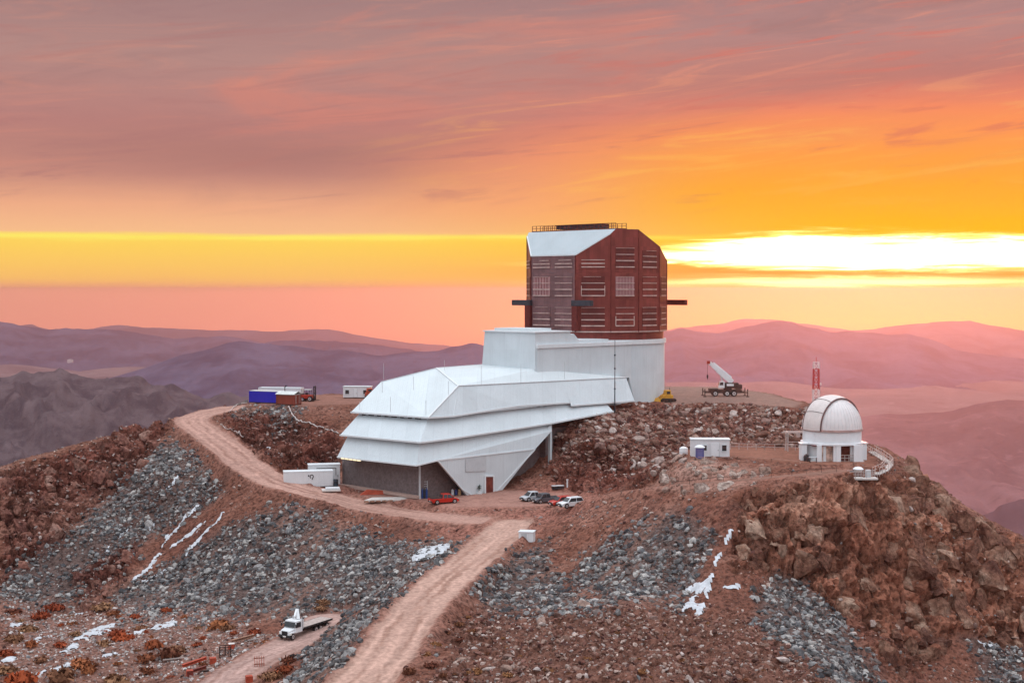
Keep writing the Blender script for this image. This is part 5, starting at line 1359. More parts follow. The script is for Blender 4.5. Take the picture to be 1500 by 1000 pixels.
# ---- flatbed truck in the basin
def flatbed():
    a, b = G(425, 937), G(474, 913)
    o = thing('flatbed_truck', 'white flatbed truck with long empty deck parked on the dirt pad in the basin', 'truck', place(427, 934), math.atan2(-.86, -.51))
    o.scale = (.78, .9, .9); W = 2.45
    MB().box(-4.2, 0, .85, 11.5, .9, .3).build('chassis', M_CHASSIS, o)
    cab = MB().hexa([(-1.5, -1.2, .9), (.55, -1.2, .9), (.55, 1.2, .9), (-1.5, 1.2, .9), (-1.5, -1.12, 2.75), (.2, -1.12, 2.75), (.2, 1.12, 2.75), (-1.5, 1.12, 2.75)]).build('cab', M_WPAINT, o, bevel=.08)
    MB().hexa([(.5, -1.05, .75), (1.9, -.95, .75), (1.9, .95, .75), (.5, 1.05, .75), (.5, -1.05, 1.65), (1.75, -.9, 1.45), (1.75, .9, 1.45), (.5, 1.05, 1.65)]).build('bonnet', M_WPAINT, o, bevel=.08)
    MB().prism([(.56, -1.02, 1.78), (.56, 1.02, 1.78), (.30, .98, 2.55), (.30, -.98, 2.55)], (.03, 0, .01)).build('windscreen', M_GLASS, cab)
    for s in (-1, 1):
        MB().prism([(-1.0, s * 1.19, 1.75), (.35, s * 1.19, 1.75), (.15, s * 1.15, 2.5), (-1.0, s * 1.15, 2.5)], (0, s * .04, 0)).build('side_window', M_GLASS, cab)
        MB().box(1.55, s * 1.02, .95, .5, .3, .3).build('headlight', M_LAMPW, o); MB().box(.75, s * 1.45, 2.1, .08, .22, .5).build('mirror', M_BLACK, o)
        MB().tube((-1.65, s * .95, 1.0), (-1.65, s * .95, 3.1), .09, 8).build('exhaust_stack', M_RIM, o)
        wheel(o, 1.2, s * 1.05, .52, .32)
        for x in (-5.4, -6.7, -8.6): wheel(o, x, s * 1.0, .52, .5)
        MB().box(1.1, s * 1.05, 1.12, 1.3, .36, .12).build('mudguard', M_WPAINT, o)
    MB().box(1.93, 0, 1.05, .08, 1.1, .6).build('grille', M_BLACK, o); MB().box(2.0, 0, .6, .22, 2.35, .36).build('bumper', M_BLACK, o, bevel=.04); MB().box(2.13, .1, .6, .03, .6, .18).build('number_plate', M_PLATE, o)
    dk = MB().box(-6.0, 0, 1.36, 8.4, W, .16).build('deck', M_CONC, o)
    for k in range(9): MB().box(-2.3 - k * .93, 0, 1.45, .88, W - .12, .04).build('deck_board', mat('deck boards', (.42, .34, .31), .85, var=.2, scale=2), dk)
    for s in (-1, 1): MB().box(-6.0, s * W / 2, 1.32, 8.4, .1, .3).build('side_rail', M_BLACK, o)
    MB().box(-1.82, 0, 2.05, .12, 2.3, 1.4).build('headboard', M_WPAINT, o)
    arm = MB().bar((-1.2, .55, 2.75), (-2.1, -.4, 4.1), .55, .45).build('crane_arm', M_WPAINT, o, bevel=.04); MB().bar((-2.1, -.4, 4.1), (-.6, .2, 3.2), .3).build('crane_jib', M_WPAINT, arm)
flatbed()

# ---- mobile crane on the summit
def crane():
    q = on_z(1062, 580, -24.3); gz = ground_z(q.x, q.y)
    o = thing('mobile_crane', 'mobile crane with raised white telescopic boom standing on the summit flat', 'crane', (q.x, q.y, gz), math.pi)      # local +x points left in the photo
    k = 1.0
    ch = MB().box(0, 0, 1.15, 7.4, 2.4, .75).build('chassis', M_CHASSIS, o, bevel=.06)
    MB().box(2.7, 0, 1.62, 2.0, 2.3, .25).build('deck_plate', M_CHASSIS, ch)
    for x in (2.4, -.3, -1.9):
        for s in (-1, 1): wheel(o, x, s * 1.05, .68, .45)
    for x in (4.0, -4.0):
        MB().box(x * 1.0, 0, .95, .4, 2.5, .3).build('outrigger_beam', M_CHASSIS, o)
        MB().box(x * .88, 0, 1.0, 1.6, .5, .3).build('outrigger_arm', M_CHASSIS, o)
        for s in (-1, 1):
            l = MB().tube((x * 1.22, s * 1.9, .12), (x * 1.22, s * 1.9, 1.75), .11, 8).build('outrigger_leg', M_CHASSIS, o)
            MB().bar((x, s * 1.2, .95), (x * 1.22, s * 1.9, .95), .22).build('outrigger_strut', M_CHASSIS, l); MB().tube((x * 1.22, s * 1.9, -.03), (x * 1.22, s * 1.9, .14), .38, 10).build('outrigger_foot', M_CHASSIS, l)
    MB().tube((-.6, 0, 1.5), (-.6, 0, 1.95), .95, 16).build('slew_ring', M_CHASSIS, o)
    tu = MB().hexa([(-3.2, -1.2, 1.9), (.9, -1.2, 1.9), (.9, 1.2, 1.9), (-3.2, 1.2, 1.9), (-2.9, -1.1, 3.1), (.2, -1.1, 3.1), (.2, 1.1, 3.1), (-2.9, 1.1, 3.1)]).build('turret', M_REDP if False else M_CHASSIS, o, bevel=.06)
    MB().box(-3.0, 0, 2.2, 1.5, 2.5, 1.0).build('counterweight', M_CHASSIS, tu, bevel=.05)
    cb = MB().hexa([(.3, .35, 1.95), (1.7, .35, 1.95), (1.7, 1.3, 1.95), (.3, 1.3, 1.95), (.3, .4, 3.45), (1.35, .4, 3.45), (1.35, 1.25, 3.45), (.3, 1.25, 3.45)]).build('cab', M_WPAINT, o, bevel=.05)
    MB().prism([(.6, 1.32, 2.6), (1.45, 1.32, 2.6), (1.3, 1.29, 3.3), (.6, 1.29, 3.3)], (0, .03, 0)).build('side_window', M_GLASS, cb); MB().prism([(1.62, .45, 2.6), (1.62, 1.2, 2.6), (1.42, 1.2, 3.3), (1.42, .45, 3.3)], (.03, 0, 0)).build('front_window', M_GLASS, cb)
    MB().box(-1.0, 1.22, 2.65, 1.6, .05, .5).build('side_stripe', M_WPAINT, tu)
    # boom, pivot at the back, rising to the left
    a, b = Vector((-1.6, 0, 3.2)), Vector((3.6, 0, 7.7)); d = (b - a).normalized()
    up = Vector((-d.z, 0, d.x))
    def sec(t0, t1, w, h, nm, par, m): return MB().bar(a + d * t0, a + d * t1, w, h).build(nm, m, par, bevel=.04)
    L = (b - a).length
    bo = sec(0, L * .62, .95, 1.25, 'boom', o, M_WPAINT); sec(L * .60, L * .85, .8, 1.0, 'boom_section', bo, M_WPAINT); sec(L * .84, L * 1.0, .66, .8, 'boom_section', bo, M_WPAINT)
    MB().bar(a + d * .8 + up * .75, a + d * L * .9 + up * .6, .16, .3).build('jib_stowed', M_WPAINT, bo)
    MB().bar(Vector((.2, 0, 2.2)), a + d * L * .45 - up * .55, .3).build('lift_cylinder', M_RIM, bo)
    MB().box(b.x + .25, 0, b.z + .05, .7, .7, .7, 0).build('boom_head', M_REDP, bo)
    MB().tube((b.x + .45, 0, b.z - .2), (b.x + .45, 0, b.z - 2.9), .035, 5).build('hoist_rope', M_CHASSIS, bo)
    MB().box(b.x + .45, 0, b.z - 3.15, .32, .3, .75, 0).build('hook_block', M_CHASSIS, bo, bevel=.06); MB().tube((b.x + .45, 0, b.z - 3.5), (b.x + .45, 0, b.z - 3.95), .08, 6, .03).build('hook', M_CHASSIS, bo)
crane()

# ---- yellow tracked machine beside the tower
def dozer():
    q = P(976, 589, 309)
    o = thing('tracked_loader', 'small yellow tracked loader at the foot of the white round tower', 'loader', (q.x, q.y, ground_z(q.x, q.y)), R(200))
    for s in (-1, 1):
        m = MB(); pr = [(-1.9, .45), (-1.6, .1), (1.6, .1), (1.9, .45), (1.5, .85), (-1.5, .85)]
        m.prism([(x, s * 1.05 - .28, z) for x, z in pr], (0, .56, 0)); t = m.build('track', M_TYRE, o, bevel=.06)
        for x in (-1.1, -.35, .4, 1.15): MB().tube((x, s * 1.34, .42), (x, s * 1.38, .42), .2, 10).build('track_roller', M_CHASSIS, t)
    MB().box(-.1, 0, 1.15, 2.5, 1.5, .8).build('engine_body', M_YEL, o, bevel=.1)
    cb = MB().hexa([(-.9, -.7, 1.5), (.5, -.7, 1.5), (.5, .7, 1.5), (-.9, .7, 1.5), (-.8, -.6, 2.6), (.35, -.6, 2.6), (.35, .6, 2.6), (-.8, .6, 2.6)]).build('cab', M_YEL, o, bevel=.06)
    for s in (-1, 1): MB().box(-.2, s * .68, 2.05, .8, .06, .6).build('cab_window', M_GLASS, cb)
    for s in (-1, 1): MB().bar((.3, s * .85, 1.7), (2.0, s * .8, .6), .18, .25).build('lift_arm', M_YEL, o)
    MB().hexa([(2.0, -1.2, .1), (2.7, -1.2, .1), (2.7, 1.2, .1), (2.0, 1.2, .1), (1.95, -1.2, .9), (2.1, -1.2, .9), (2.1, 1.2, .9), (1.95, 1.2, .9)]).build('bucket', M_YEL, o)
    MB().tube((-.6, .4, 2.6), (-.6, .4, 3.1), .06, 6).build('exhaust_pipe', M_BLACK, o)
dozer()

# ---- containers on the left flat
def container(name, label, u, v, z, L, W, Hh, rz, body, roof, group=None, doors=True):
    q = on_z(u, v, z); o = thing(name, label, 'container', (q.x, q.y, ground_z(q.x, q.y)), rz, group)
    MB().box(0, 0, Hh / 2 + .1, L, W, Hh - .1).build('walls', body, o)
    MB().box(0, 0, Hh + .08, L + .05, W + .05, .12).build('roof', roof, o)
    for x in (-L / 2, L / 2):
        for y in (-W / 2, W / 2): MB().box(x, y, Hh / 2 + .05, .16, .16, Hh + .06).build('corner_post', body, o)
    for y in (-W / 2, W / 2): MB().box(0, y, .14, L, .14, .18).build('base_rail', M_CHASSIS, o)
    if doors:
        for s in (-1, 1):
            d = MB().box(L / 2 + .04, s * W / 4, Hh / 2 + .1, .06, W / 2 - .12, Hh - .35).build('door', body, o)
            for k in (.12, .38): MB().tube((L / 2 + .1, s * W / 4 + (k - .25) * W / 2, .35), (L / 2 + .1, s * W / 4 + (k - .25) * W / 2, Hh - .15), .03, 6).build('lock_rod', M_RIM, d)
    return o
rzc = R(-38)
c1 = container('shipping_container', 'bright cobalt blue container at the edge of the left flat', 392, 590, -25.9, 8.2, 2.5, 2.7, R(-24), M_CBLUE, M_TIN)
c2 = container('shipping_container', 'rust-red low container butted against the blue container', 423, 592.5, -25.9, 4.6, 3.0, 2.3, R(-24), M_CRED, M_TIN)
MB().prism([(-2.5, -1.7, 2.4), (2.5, -1.7, 2.4), (2.5, 0, 3.0), (-2.5, 0, 3.0)], (0, 0, .08)).build('lean_roof', M_TIN, c2); MB().prism([(-2.5, 1.7, 2.4), (2.5, 1.7, 2.4), (2.5, 0, 3.0), (-2.5, 0, 3.0)], (0, 0, .08)).build('lean_roof', M_TIN, c2)
MB().tube((-1.2, .3, 2.8), (-1.2, .3, 4.0), .1, 8).build('flue', M_BLACK, c2); MB().bar((-1.2, .3, 3.95), (-.8, .3, 4.3), .2).build('flue_cowl', M_BLACK, c2)
c3 = container('shipping_container', 'long white container standing behind the blue and rust-red ones', 412, 586, -25.9, 10.2, 2.5, 2.9, R(-10), M_CWHITE, M_WROOF)

def telehandler():
    q = on_z(452, 587.5, -25.9); o = thing('forklift', 'red rough-terrain forklift with black mast beside the rust-red container', 'forklift', (q.x, q.y, ground_z(q.x, q.y)), R(-14))
    MB().box(-.3, 0, 1.1, 2.6, 1.7, .9).build('body', M_REDP, o, bevel=.1)
    MB().hexa([(-1.75, -.8, .7), (-1.2, -.8, .7), (-1.2, .8, .7), (-1.75, .8, .7), (-1.65, -.8, 1.8), (-1.2, -.8, 1.8), (-1.2, .8, 1.8), (-1.65, .8, 1.8)]).build('counterweight', M_CHASSIS, o, bevel=.08)
    for x in (-.9, .6):
        for y in (-.7, .7): MB().bar((x, y, 1.5), (x * .9, y * .9, 2.7), .1).build('cab_post', M_BLACK, o)
    MB().box(-.15, 0, 2.72, 1.7, 1.5, .1).build('cab_roof', M_TIN, o); MB().box(-.4, 0, 1.75, .6, .6, .5).build('seat', M_BLACK, o)
    for x, r in ((.75, .62), (-1.1, .48)):
        for s in (-1, 1): wheel(o, x, s * .95, r, .4)
    for y in (-.5, .5): MB().box(1.55, y, 1.9, .22, .2, 3.4).build('mast_rail', M_BLACK, o)
    for z in (.8, 2.0, 3.4): MB().box(1.55, 0, z, .16, 1.1, .2).build('mast_crossbar', M_BLACK, o)
    for y in (-.4, .4): MB().box(2.2, y, .35, 1.2, .14, .07).build('fork', M_BLACK, o)
telehandler()

def office(name, label, loc, rz, L, W, Hh, win, door, group=None):
    o = thing(name, label, 'cabin', loc, rz, group)
    wl = MB().box(0, 0, Hh / 2 + .15, L, W, Hh - .1).build('walls', M_CWHITE, o)
    MB().box(0, 0, Hh + .17, L + .25, W + .25, .14).build('roof', M_WROOF, o)
    MB().box(0, 0, .08, L - .3, W - .2, .2).build('skid', M_CHASSIS, o)
    for x, w, h in win:
        f = MB().box(x, -W / 2 - .03, Hh * .58, w, .08, h).build('window', M_GLASS, o)
        for s in (-1, 1): MB().box(x + s * w / 2, -W / 2 - .06, Hh * .58, .08, .1, h + .08).build('frame', M_TRIM, f)
        for s in (-1, 1): MB().box(x, -W / 2 - .06, Hh * .58 + s * h / 2, w + .08, .1, .08).build('frame', M_TRIM, f)
    for x, w in door:
        d = MB().box(x, -W / 2 - .03, Hh * .44 + .1, w, .06, Hh * .76).build('door', M_WPAINT, o); MB().box(x + w * .35, -W / 2 - .08, Hh * .45, .06, .06, .22).build('handle', M_BLACK, d)
        for s in (-1, 1): MB().box(x + s * w / 2, -W / 2 - .05, Hh * .44 + .1, .07, .08, Hh * .78).build('door_frame', M_GREYP, d)
    return o
q = on_z(524, 582.5, -25.9); office('site_cabin', 'white site cabin with two dark windows behind the long wing roof', (q.x, q.y, ground_z(q.x, q.y)), R(-4), 6.6, 2.6, 2.6, ((-2.3, 1.0, 1.0), (2.0, .9, 1.0)), ((-.3, .9),))
def small_loader():
    q = on_z(543, 583.5, -25.9); o = thing('compact_loader', 'orange red compact loader parked against the white site cabin', 'loader', (q.x, q.y, ground_z(q.x, q.y)), R(15))
    MB().box(0, 0, 1.0, 2.6, 1.5, .9).build('body', M_ORANGE, o, bevel=.1); cb = MB().hexa([(-1.0, -.7, 1.4), (.5, -.7, 1.4), (.5, .7, 1.4), (-1.0, .7, 1.4), (-.9, -.6, 2.5), (.3, -.6, 2.5), (.3, .6, 2.5), (-.9, .6, 2.5)]).build('cab', M_ORANGE, o, bevel=.05)
    for s in (-1, 1):
        MB().box(-.3, s * .68, 1.95, .9, .05, .6).build('cab_window', M_GLASS, cb)
        for x in (-.8, .85): wheel(o, x, s * .85, .5, .35)
        MB().bar((-1.0, s * .75, 1.9), (1.6, s * .7, .8), .16, .22).build('lift_arm', M_ORANGE, o)
    MB().hexa([(1.5, -.95, .15), (2.2, -.95, .15), (2.2, .95, .15), (1.5, .95, .15), (1.45, -.95, .9), (1.6, -.95, .9), (1.6, .95, .9), (1.45, .95, .9)]).build('bucket', M_ORANGE, o)
small_loader()

# ---- along the block wall
def yard_things():
    a, b = G(421, 703), G(483, 713); rz = math.atan2(b.y - a.y, b.x - a.x)
    q = G(452, 709); Lc = 9.2
    dirn = Vector((math.cos(rz), math.sin(rz))); nrm = Vector((-math.sin(rz), math.cos(rz)))
    c = Vector((q.x, q.y)) + nrm * 1.3
    o = thing('storage_container', 'long white storage container with dark emblem beside the upper road', 'container', (c.x, c.y, ground_z(c.x, c.y) - .1), rz)
    MB().box(0, 0, 1.5, Lc, 2.5, 2.8).build('walls', M_CWHITE, o); MB().box(0, 0, 2.95, Lc + .1, 2.6, .14).build('roof', M_TRIM, o)
    MB().box(Lc / 2 + .03, 0, 1.4, .05, 2.2, 2.4).build('end_door', M_GREYP, o)
    m = MB()
    for k in range(9):
        t0, t1 = R(-60 + k * 34), R(-60 + (k + 1) * 34); m.bar((.6 + .32 * math.cos(t0), -1.275, 2.0 + .32 * math.sin(t0)), (.6 + .32 * math.cos(t1), -1.275, 2.0 + .32 * math.sin(t1)), .16, .03, (0, 1, 0))
    m.bar((.9, -1.275, 1.95), (.65, -1.275, 1.4), .16, .03, (0, 1, 0)); m.box(.02, -1.275, 2.15, .22, .03, .3); m.build('emblem', M_BLACK, o)
    c2 = Vector((G(492, 712).x, G(492, 712).y)) + nrm * 3.6
    o = thing('utility_shed', 'tall white utility shed between the long container and the block wall', 'shed', (c2.x, c2.y, ground_z(c2.x, c2.y) - .1), rz)
    MB().box(-2.0, 0, 1.9, 6.0, 2.4, 3.8).build('walls', M_WPAINT, o); MB().box(-2.0, 0, 3.85, 6.2, 2.6, .12).build('roof', M_TRIM, o); MB().box(.55, -1.24, 1.7, .3, .1, .5).build('switch_box', M_GREYP, o)
    MB().path([(-3.5, -1.25, 3.2), (.2, -1.25, 3.2), (.2, -1.25, 1.8)], .05).build('conduit', M_BLACK, o)
    # drums and slabs
    l = [(484, 713.5, 'blue drum with white lid beside the long white container'), (492, 715, 'dark blue drum standing next to the lidded drum')]
    for i, (u, v, lb) in enumerate(l):
        p = G(u, v); o = thing('drum', lb, 'drum', tuple(p)); r = .55 if i == 0 else .45
        MB().lathe([(0, .0), (r, .0), (r, .55), (r + .04, .6), (r, .65), (r, 1.25), (r + .04, 1.3), (r, 1.35), (r, 1.7), (0, 1.72)], 18).build('barrel', M_BLUE2 if i == 0 else M_STEEL, o, smooth=True)
        if i == 0: MB().lathe([(r + .05, 1.68), (r + .05, 1.78), (.2, 2.0), (0, 2.0)], 18).build('lid', M_WPAINT, o, smooth=True)
    p = G(485, 720); o = thing('precast_slab', 'two stacked pale concrete slabs on the dirt beside the blue drums', 'slab', tuple(p), rz)
    MB().box(0, 0, .15, 3.4, 2.0, .3).build('lower_slab', M_CONC, o, bevel=.04); MB().box(.3, .2, .5, 2.6, 1.5, .28).build('upper_slab', M_WPAINT, o, bevel=.04); MB().box(.3, .2, .33, 2.2, 1.2, .1).build('spacer', M_BLACK, o)
    p = G(566, 732); o = thing('foundation_slab', 'flat white concrete slab lying in front of the block wall', 'slab', (p.x, p.y, p.z - .05), rz + .02)
    MB().prism([(-4.2, -1.4, 0), (3.8, -1.5, 0), (4.8, .2, 0), (3.4, 1.6, 0), (-2.4, 1.9, 0)], (0, 0, .32)).build('slab', M_CONC, o)
    for k in range(5): MB().box(-3.9 + k * 1.1, -1.75, .12, .8, .35, .25).build('edge_block', M_WOOD, o)
    p = G(546, 724); o = thing('barrier', 'orange red plastic barrier lying at the foot of the block wall', 'barrier', tuple(p), rz)
    MB().hexa([(-2.4, -.45, 0), (2.2, -.45, 0), (2.2, .45, 0), (-2.4, .45, 0), (-1.1, -.2, .95), (1.9, -.2, .7), (1.9, .2, .7), (-1.1, .2, .95)]).build('shell', M_ORANGE, o, bevel=.06)
    MB().box(2.3, 0, .35, .2, .6, .55).build('end_piece', M_ORANGE, o)
    # gear at the wall corner
    p = G(621.5, 730); o = thing('gas_rack', 'blue cylinder rack with ladder frame at the corner of the block wall', 'rack', tuple(p), rz)
    for k in range(3): MB().lathe([(.2, 0), (.2, 1.5), (.08, 1.75), (.08, 1.9)], 10, -.4 + k * .42).build('cylinder', M_BLUE2 if k != 1 else M_STEEL, o)
    for x in (-.6, .6): MB().box(x, .25, 1.6, .09, .09, 3.2).build('rail', M_GREYP, o)
    for k in range(7): MB().box(0, .25, .5 + k * .42, 1.2, .07, .07).build('rung', M_GREYP, o)
    for i, (u, m, lb) in enumerate(((663, M_WPAINT, 'white jerrycan'), (668, M_BLUE2, 'blue jerrycan'), (673, mat('tan plastic', (.55, .35, .18), .6), 'tan jerrycan'), (678, M_STEEL, 'dark jerrycan'))):
        p = G(u, 725); o = thing('jerrycan', lb + ' in the shade beside the sloping entrance wall', 'jerrycan', tuple(p), rz)
        MB().box(0, 0, .5, .5, .4, 1.0).build('can', m, o, bevel=.08); MB().box(0, 0, 1.06, .3, .1, .1).build('handle', m, o); MB().tube((.15, 0, .98), (.15, 0, 1.12), .07, 8).build('cap', M_BLACK, o)
    p = G(702, 723); o = thing('potted_plant', 'dark green potted plant on a white stand left of the brown door', 'plant', tuple(p), rz)
    MB().lathe([(.22, .3), (.32, .75), (.28, .75)], 12).build('pot', M_TRIM, o); MB().box(0, 0, .15, 1.0, .5, .3).build('stand', M_TRIM, o)
    m = MB(); rnd = random.Random(3)
    for _ in range(70):
        d = Vector((rnd.gauss(0, 1), rnd.gauss(0, 1), rnd.gauss(.4, .7))).normalized(); c_ = Vector((0, 0, 1.2)) + d * rnd.uniform(.15, .55); s_ = d.cross(Vector((0, 0, 1))).normalized() * .09
        m.poly([c_ - d * .15, c_ + s_, c_ + d * .2, c_ - s_])
    m.build('leaves', mat('dark leaves', (.03, .06, .03), .7, var=.3), o)
    # parking edge
    p = G(817, 717); o = thing('black_trough', 'low black trough with white rim behind the parked cars', 'trough', tuple(p), rz + .1)
    MB().box(0, 0, .3, 2.2, .8, .6).build('tub', M_BLACK, o, bevel=.05); MB().box(0, 0, .63, 2.3, .9, .08).build('rim', M_TRIM, o)
    p = G(831, 716); o = thing('marker_post', 'short white marker post beside the black trough', 'post', tuple(p))
    MB().tube((0, 0, -.1), (0, 0, 1.3), .14, 8).build('shaft', M_WPAINT, o); MB().box(0, 0, 1.35, .4, .4, .12).build('cap', M_WPAINT, o)
    p = G(772, 789); o = thing('cable_hut', 'small white box hut at the road junction', 'hut', (p.x, p.y, p.z - .45), R(-12))
    MB().box(0, 0, .75, 2.3, 1.8, 1.7).build('walls', M_WPAINT, o); MB().box(0, 0, 1.64, 2.5, 2.0, .12).build('roof', M_TRIM, o); MB().box(-.3, -.93, .75, .9, .05, 1.3).build('door', M_GREYP, o)
    # pipes on the cut bank
    def hose(name, label, cat, px, r, m, lift=.12):
        pts = []
        for a_, b_ in zip(px, px[1:]):
            for k in range(6): pts.append(tuple(np.array(a_) * (1 - k / 6) + np.array(b_) * k / 6))
        pts.append(px[-1]); w = [G(*p_) for p_ in pts]; w = [p_ + Vector((0, 0, lift)) for p_ in w]
        mb = MB().path(w, r, 6); o_ = mb.build(name, m, None, smooth=True); tag(o_, label, cat); return o_
    hose('water_pipe', 'white pipe running down the bank from the rust-red container to the long wing', 'pipe', [(423, 596), (428, 608), (436, 617), (450, 622), (468, 627), (484, 631), (496, 636)], .14, M_PIPE)
    hose('water_pipe', 'white pipe along the top of the cut bank beside the upper road', 'pipe', [(323, 622), (330, 628), (345, 634), (356, 641)], .12, M_PIPE)
    hose('water_pipe', 'pale pipe curving round the stony corner below the blue container', 'pipe', [(336, 604), (343, 596), (352, 592), (362, 591)], .12, M_PIPE)
    p = G(340, 594); o = thing('gate_post', 'dark wooden post at the crest of the upper road', 'post', tuple(p)); MB().tube((0, 0, -.2), (0, 0, 1.6), .12, 8, .09).build('shaft', M_CHASSIS, o); MB().box(0, 0, 1.62, .35, .35, .14).build('cap', M_CHASSIS, o)
yard_things()

# ---- scrap and timber beside the basin track
def scrap():
    for u, v, m, lb, L in ((356, 940, M_WOOD, 'rust-brown metal sheet propped at the far edge of the basin track', 3.2), (285, 975, M_ORANGE, 'orange steel beam leaning on the stones beside the basin track', 3.6), (288, 987, M_RUST, 'rusty steel beam lying on the edge of the basin track', 2.6)):
        p = G(u, v); o = thing('steel_beam', lb, 'beam', (p.x, p.y, p.z + .3), R(25 if L < 3.5 else 40))
        for z in (-.16, .16): MB().bar((-L / 2, 0, z), (L / 2, 0, z + .5), .4, .07).build('flange', m, o)
        MB().bar((-L / 2, 0, 0), (L / 2, 0, .5), .07, .32).build('web', m, o)
    p = G(330, 962); o = thing('cable_cage', 'dark steel cage frame standing on the basin track', 'cage', tuple(p), R(8)); w = .75
    for x in (-w, 0, w):
        for y in (-.5, .5): MB().box(x, y, .75, .09, .09, 1.5).build('upright', M_CHASSIS, o)
    for z in (.1, .8, 1.45):
        for y in (-.5, .5): MB().box(0, y, z, 2 * w, .08, .09).build('rail', M_CHASSIS, o)
        for x in (-w, w): MB().box(x, 0, z, .08, 1.0, .09).build('rail', M_CHASSIS, o)
    for u, v, lb in ((339, 951, 'orange crate with pale lid behind the dark cage'), (278, 990, 'rust-red crate at the end of the lying beams'), (312, 971, 'small red crate on the edge of the basin track'), (365, 998, 'orange crate among stones near the bottom of the basin')):
        p = G(u, v); o = thing('crate', lb, 'crate', (p.x, p.y, p.z - .03), R(20)); s = .8
        for x in (-s / 2, s / 2): MB().box(x, 0, s / 2, .07, s, s).build('side', M_ORANGE, o)
        for y in (-s / 2, s / 2): MB().box(0, y, s / 2, s, .07, s * .98).build('side', M_RUST if 'rust' in lb else M_ORANGE, o)
        MB().box(0, 0, s, s * 1.05, s * 1.05, .07).build('lid', M_CONC if 'pale' in lb else M_ORANGE, o)
    p = G(380, 975); o = thing('pallet_stack', 'orange slatted pallet propped upright beside the basin track', 'pallet', tuple(p), R(15))
    for k in range(5): MB().bar((-.6 + k * .3, -.1, 0), (-.6 + k * .3, .25, 1.3), .16, .05, (1, 0, 0)).build('slat', M_ORANGE, o)
    for z in (.25, 1.0): MB().bar((-.7, .08 + z * .25, z), (.7, .08 + z * .25, z), .08, .12).build('batten', M_WOOD, o)
    for u, v, L, a_, lb in ((300, 980, 2.2, 5, 'grey timber plank lying across the basin track edge'), (303, 984, 2.0, 3, 'dark timber plank just below the grey one'), (262, 966, 4.4, 22, 'long grey timber log among the shrubs'), (375, 938, 2.4, 30, 'bleached timber lying by the far end of the track')):
        p = G(u, v); o = thing('timber', lb, 'timber', (p.x, p.y, p.z + .08), R(a_)); MB().tube((-L / 2, 0, 0), (L / 2, 0, .1), .13, 8, .1).build('log', M_CHASSIS if 'dark' in lb else mat('bleached wood', (.33, .27, .25), .9, var=.2), o); MB().tube((L * .2, 0, .05), (L * .35, .3, .3), .05, 6).build('stub', M_WOOD, o)
scrap()

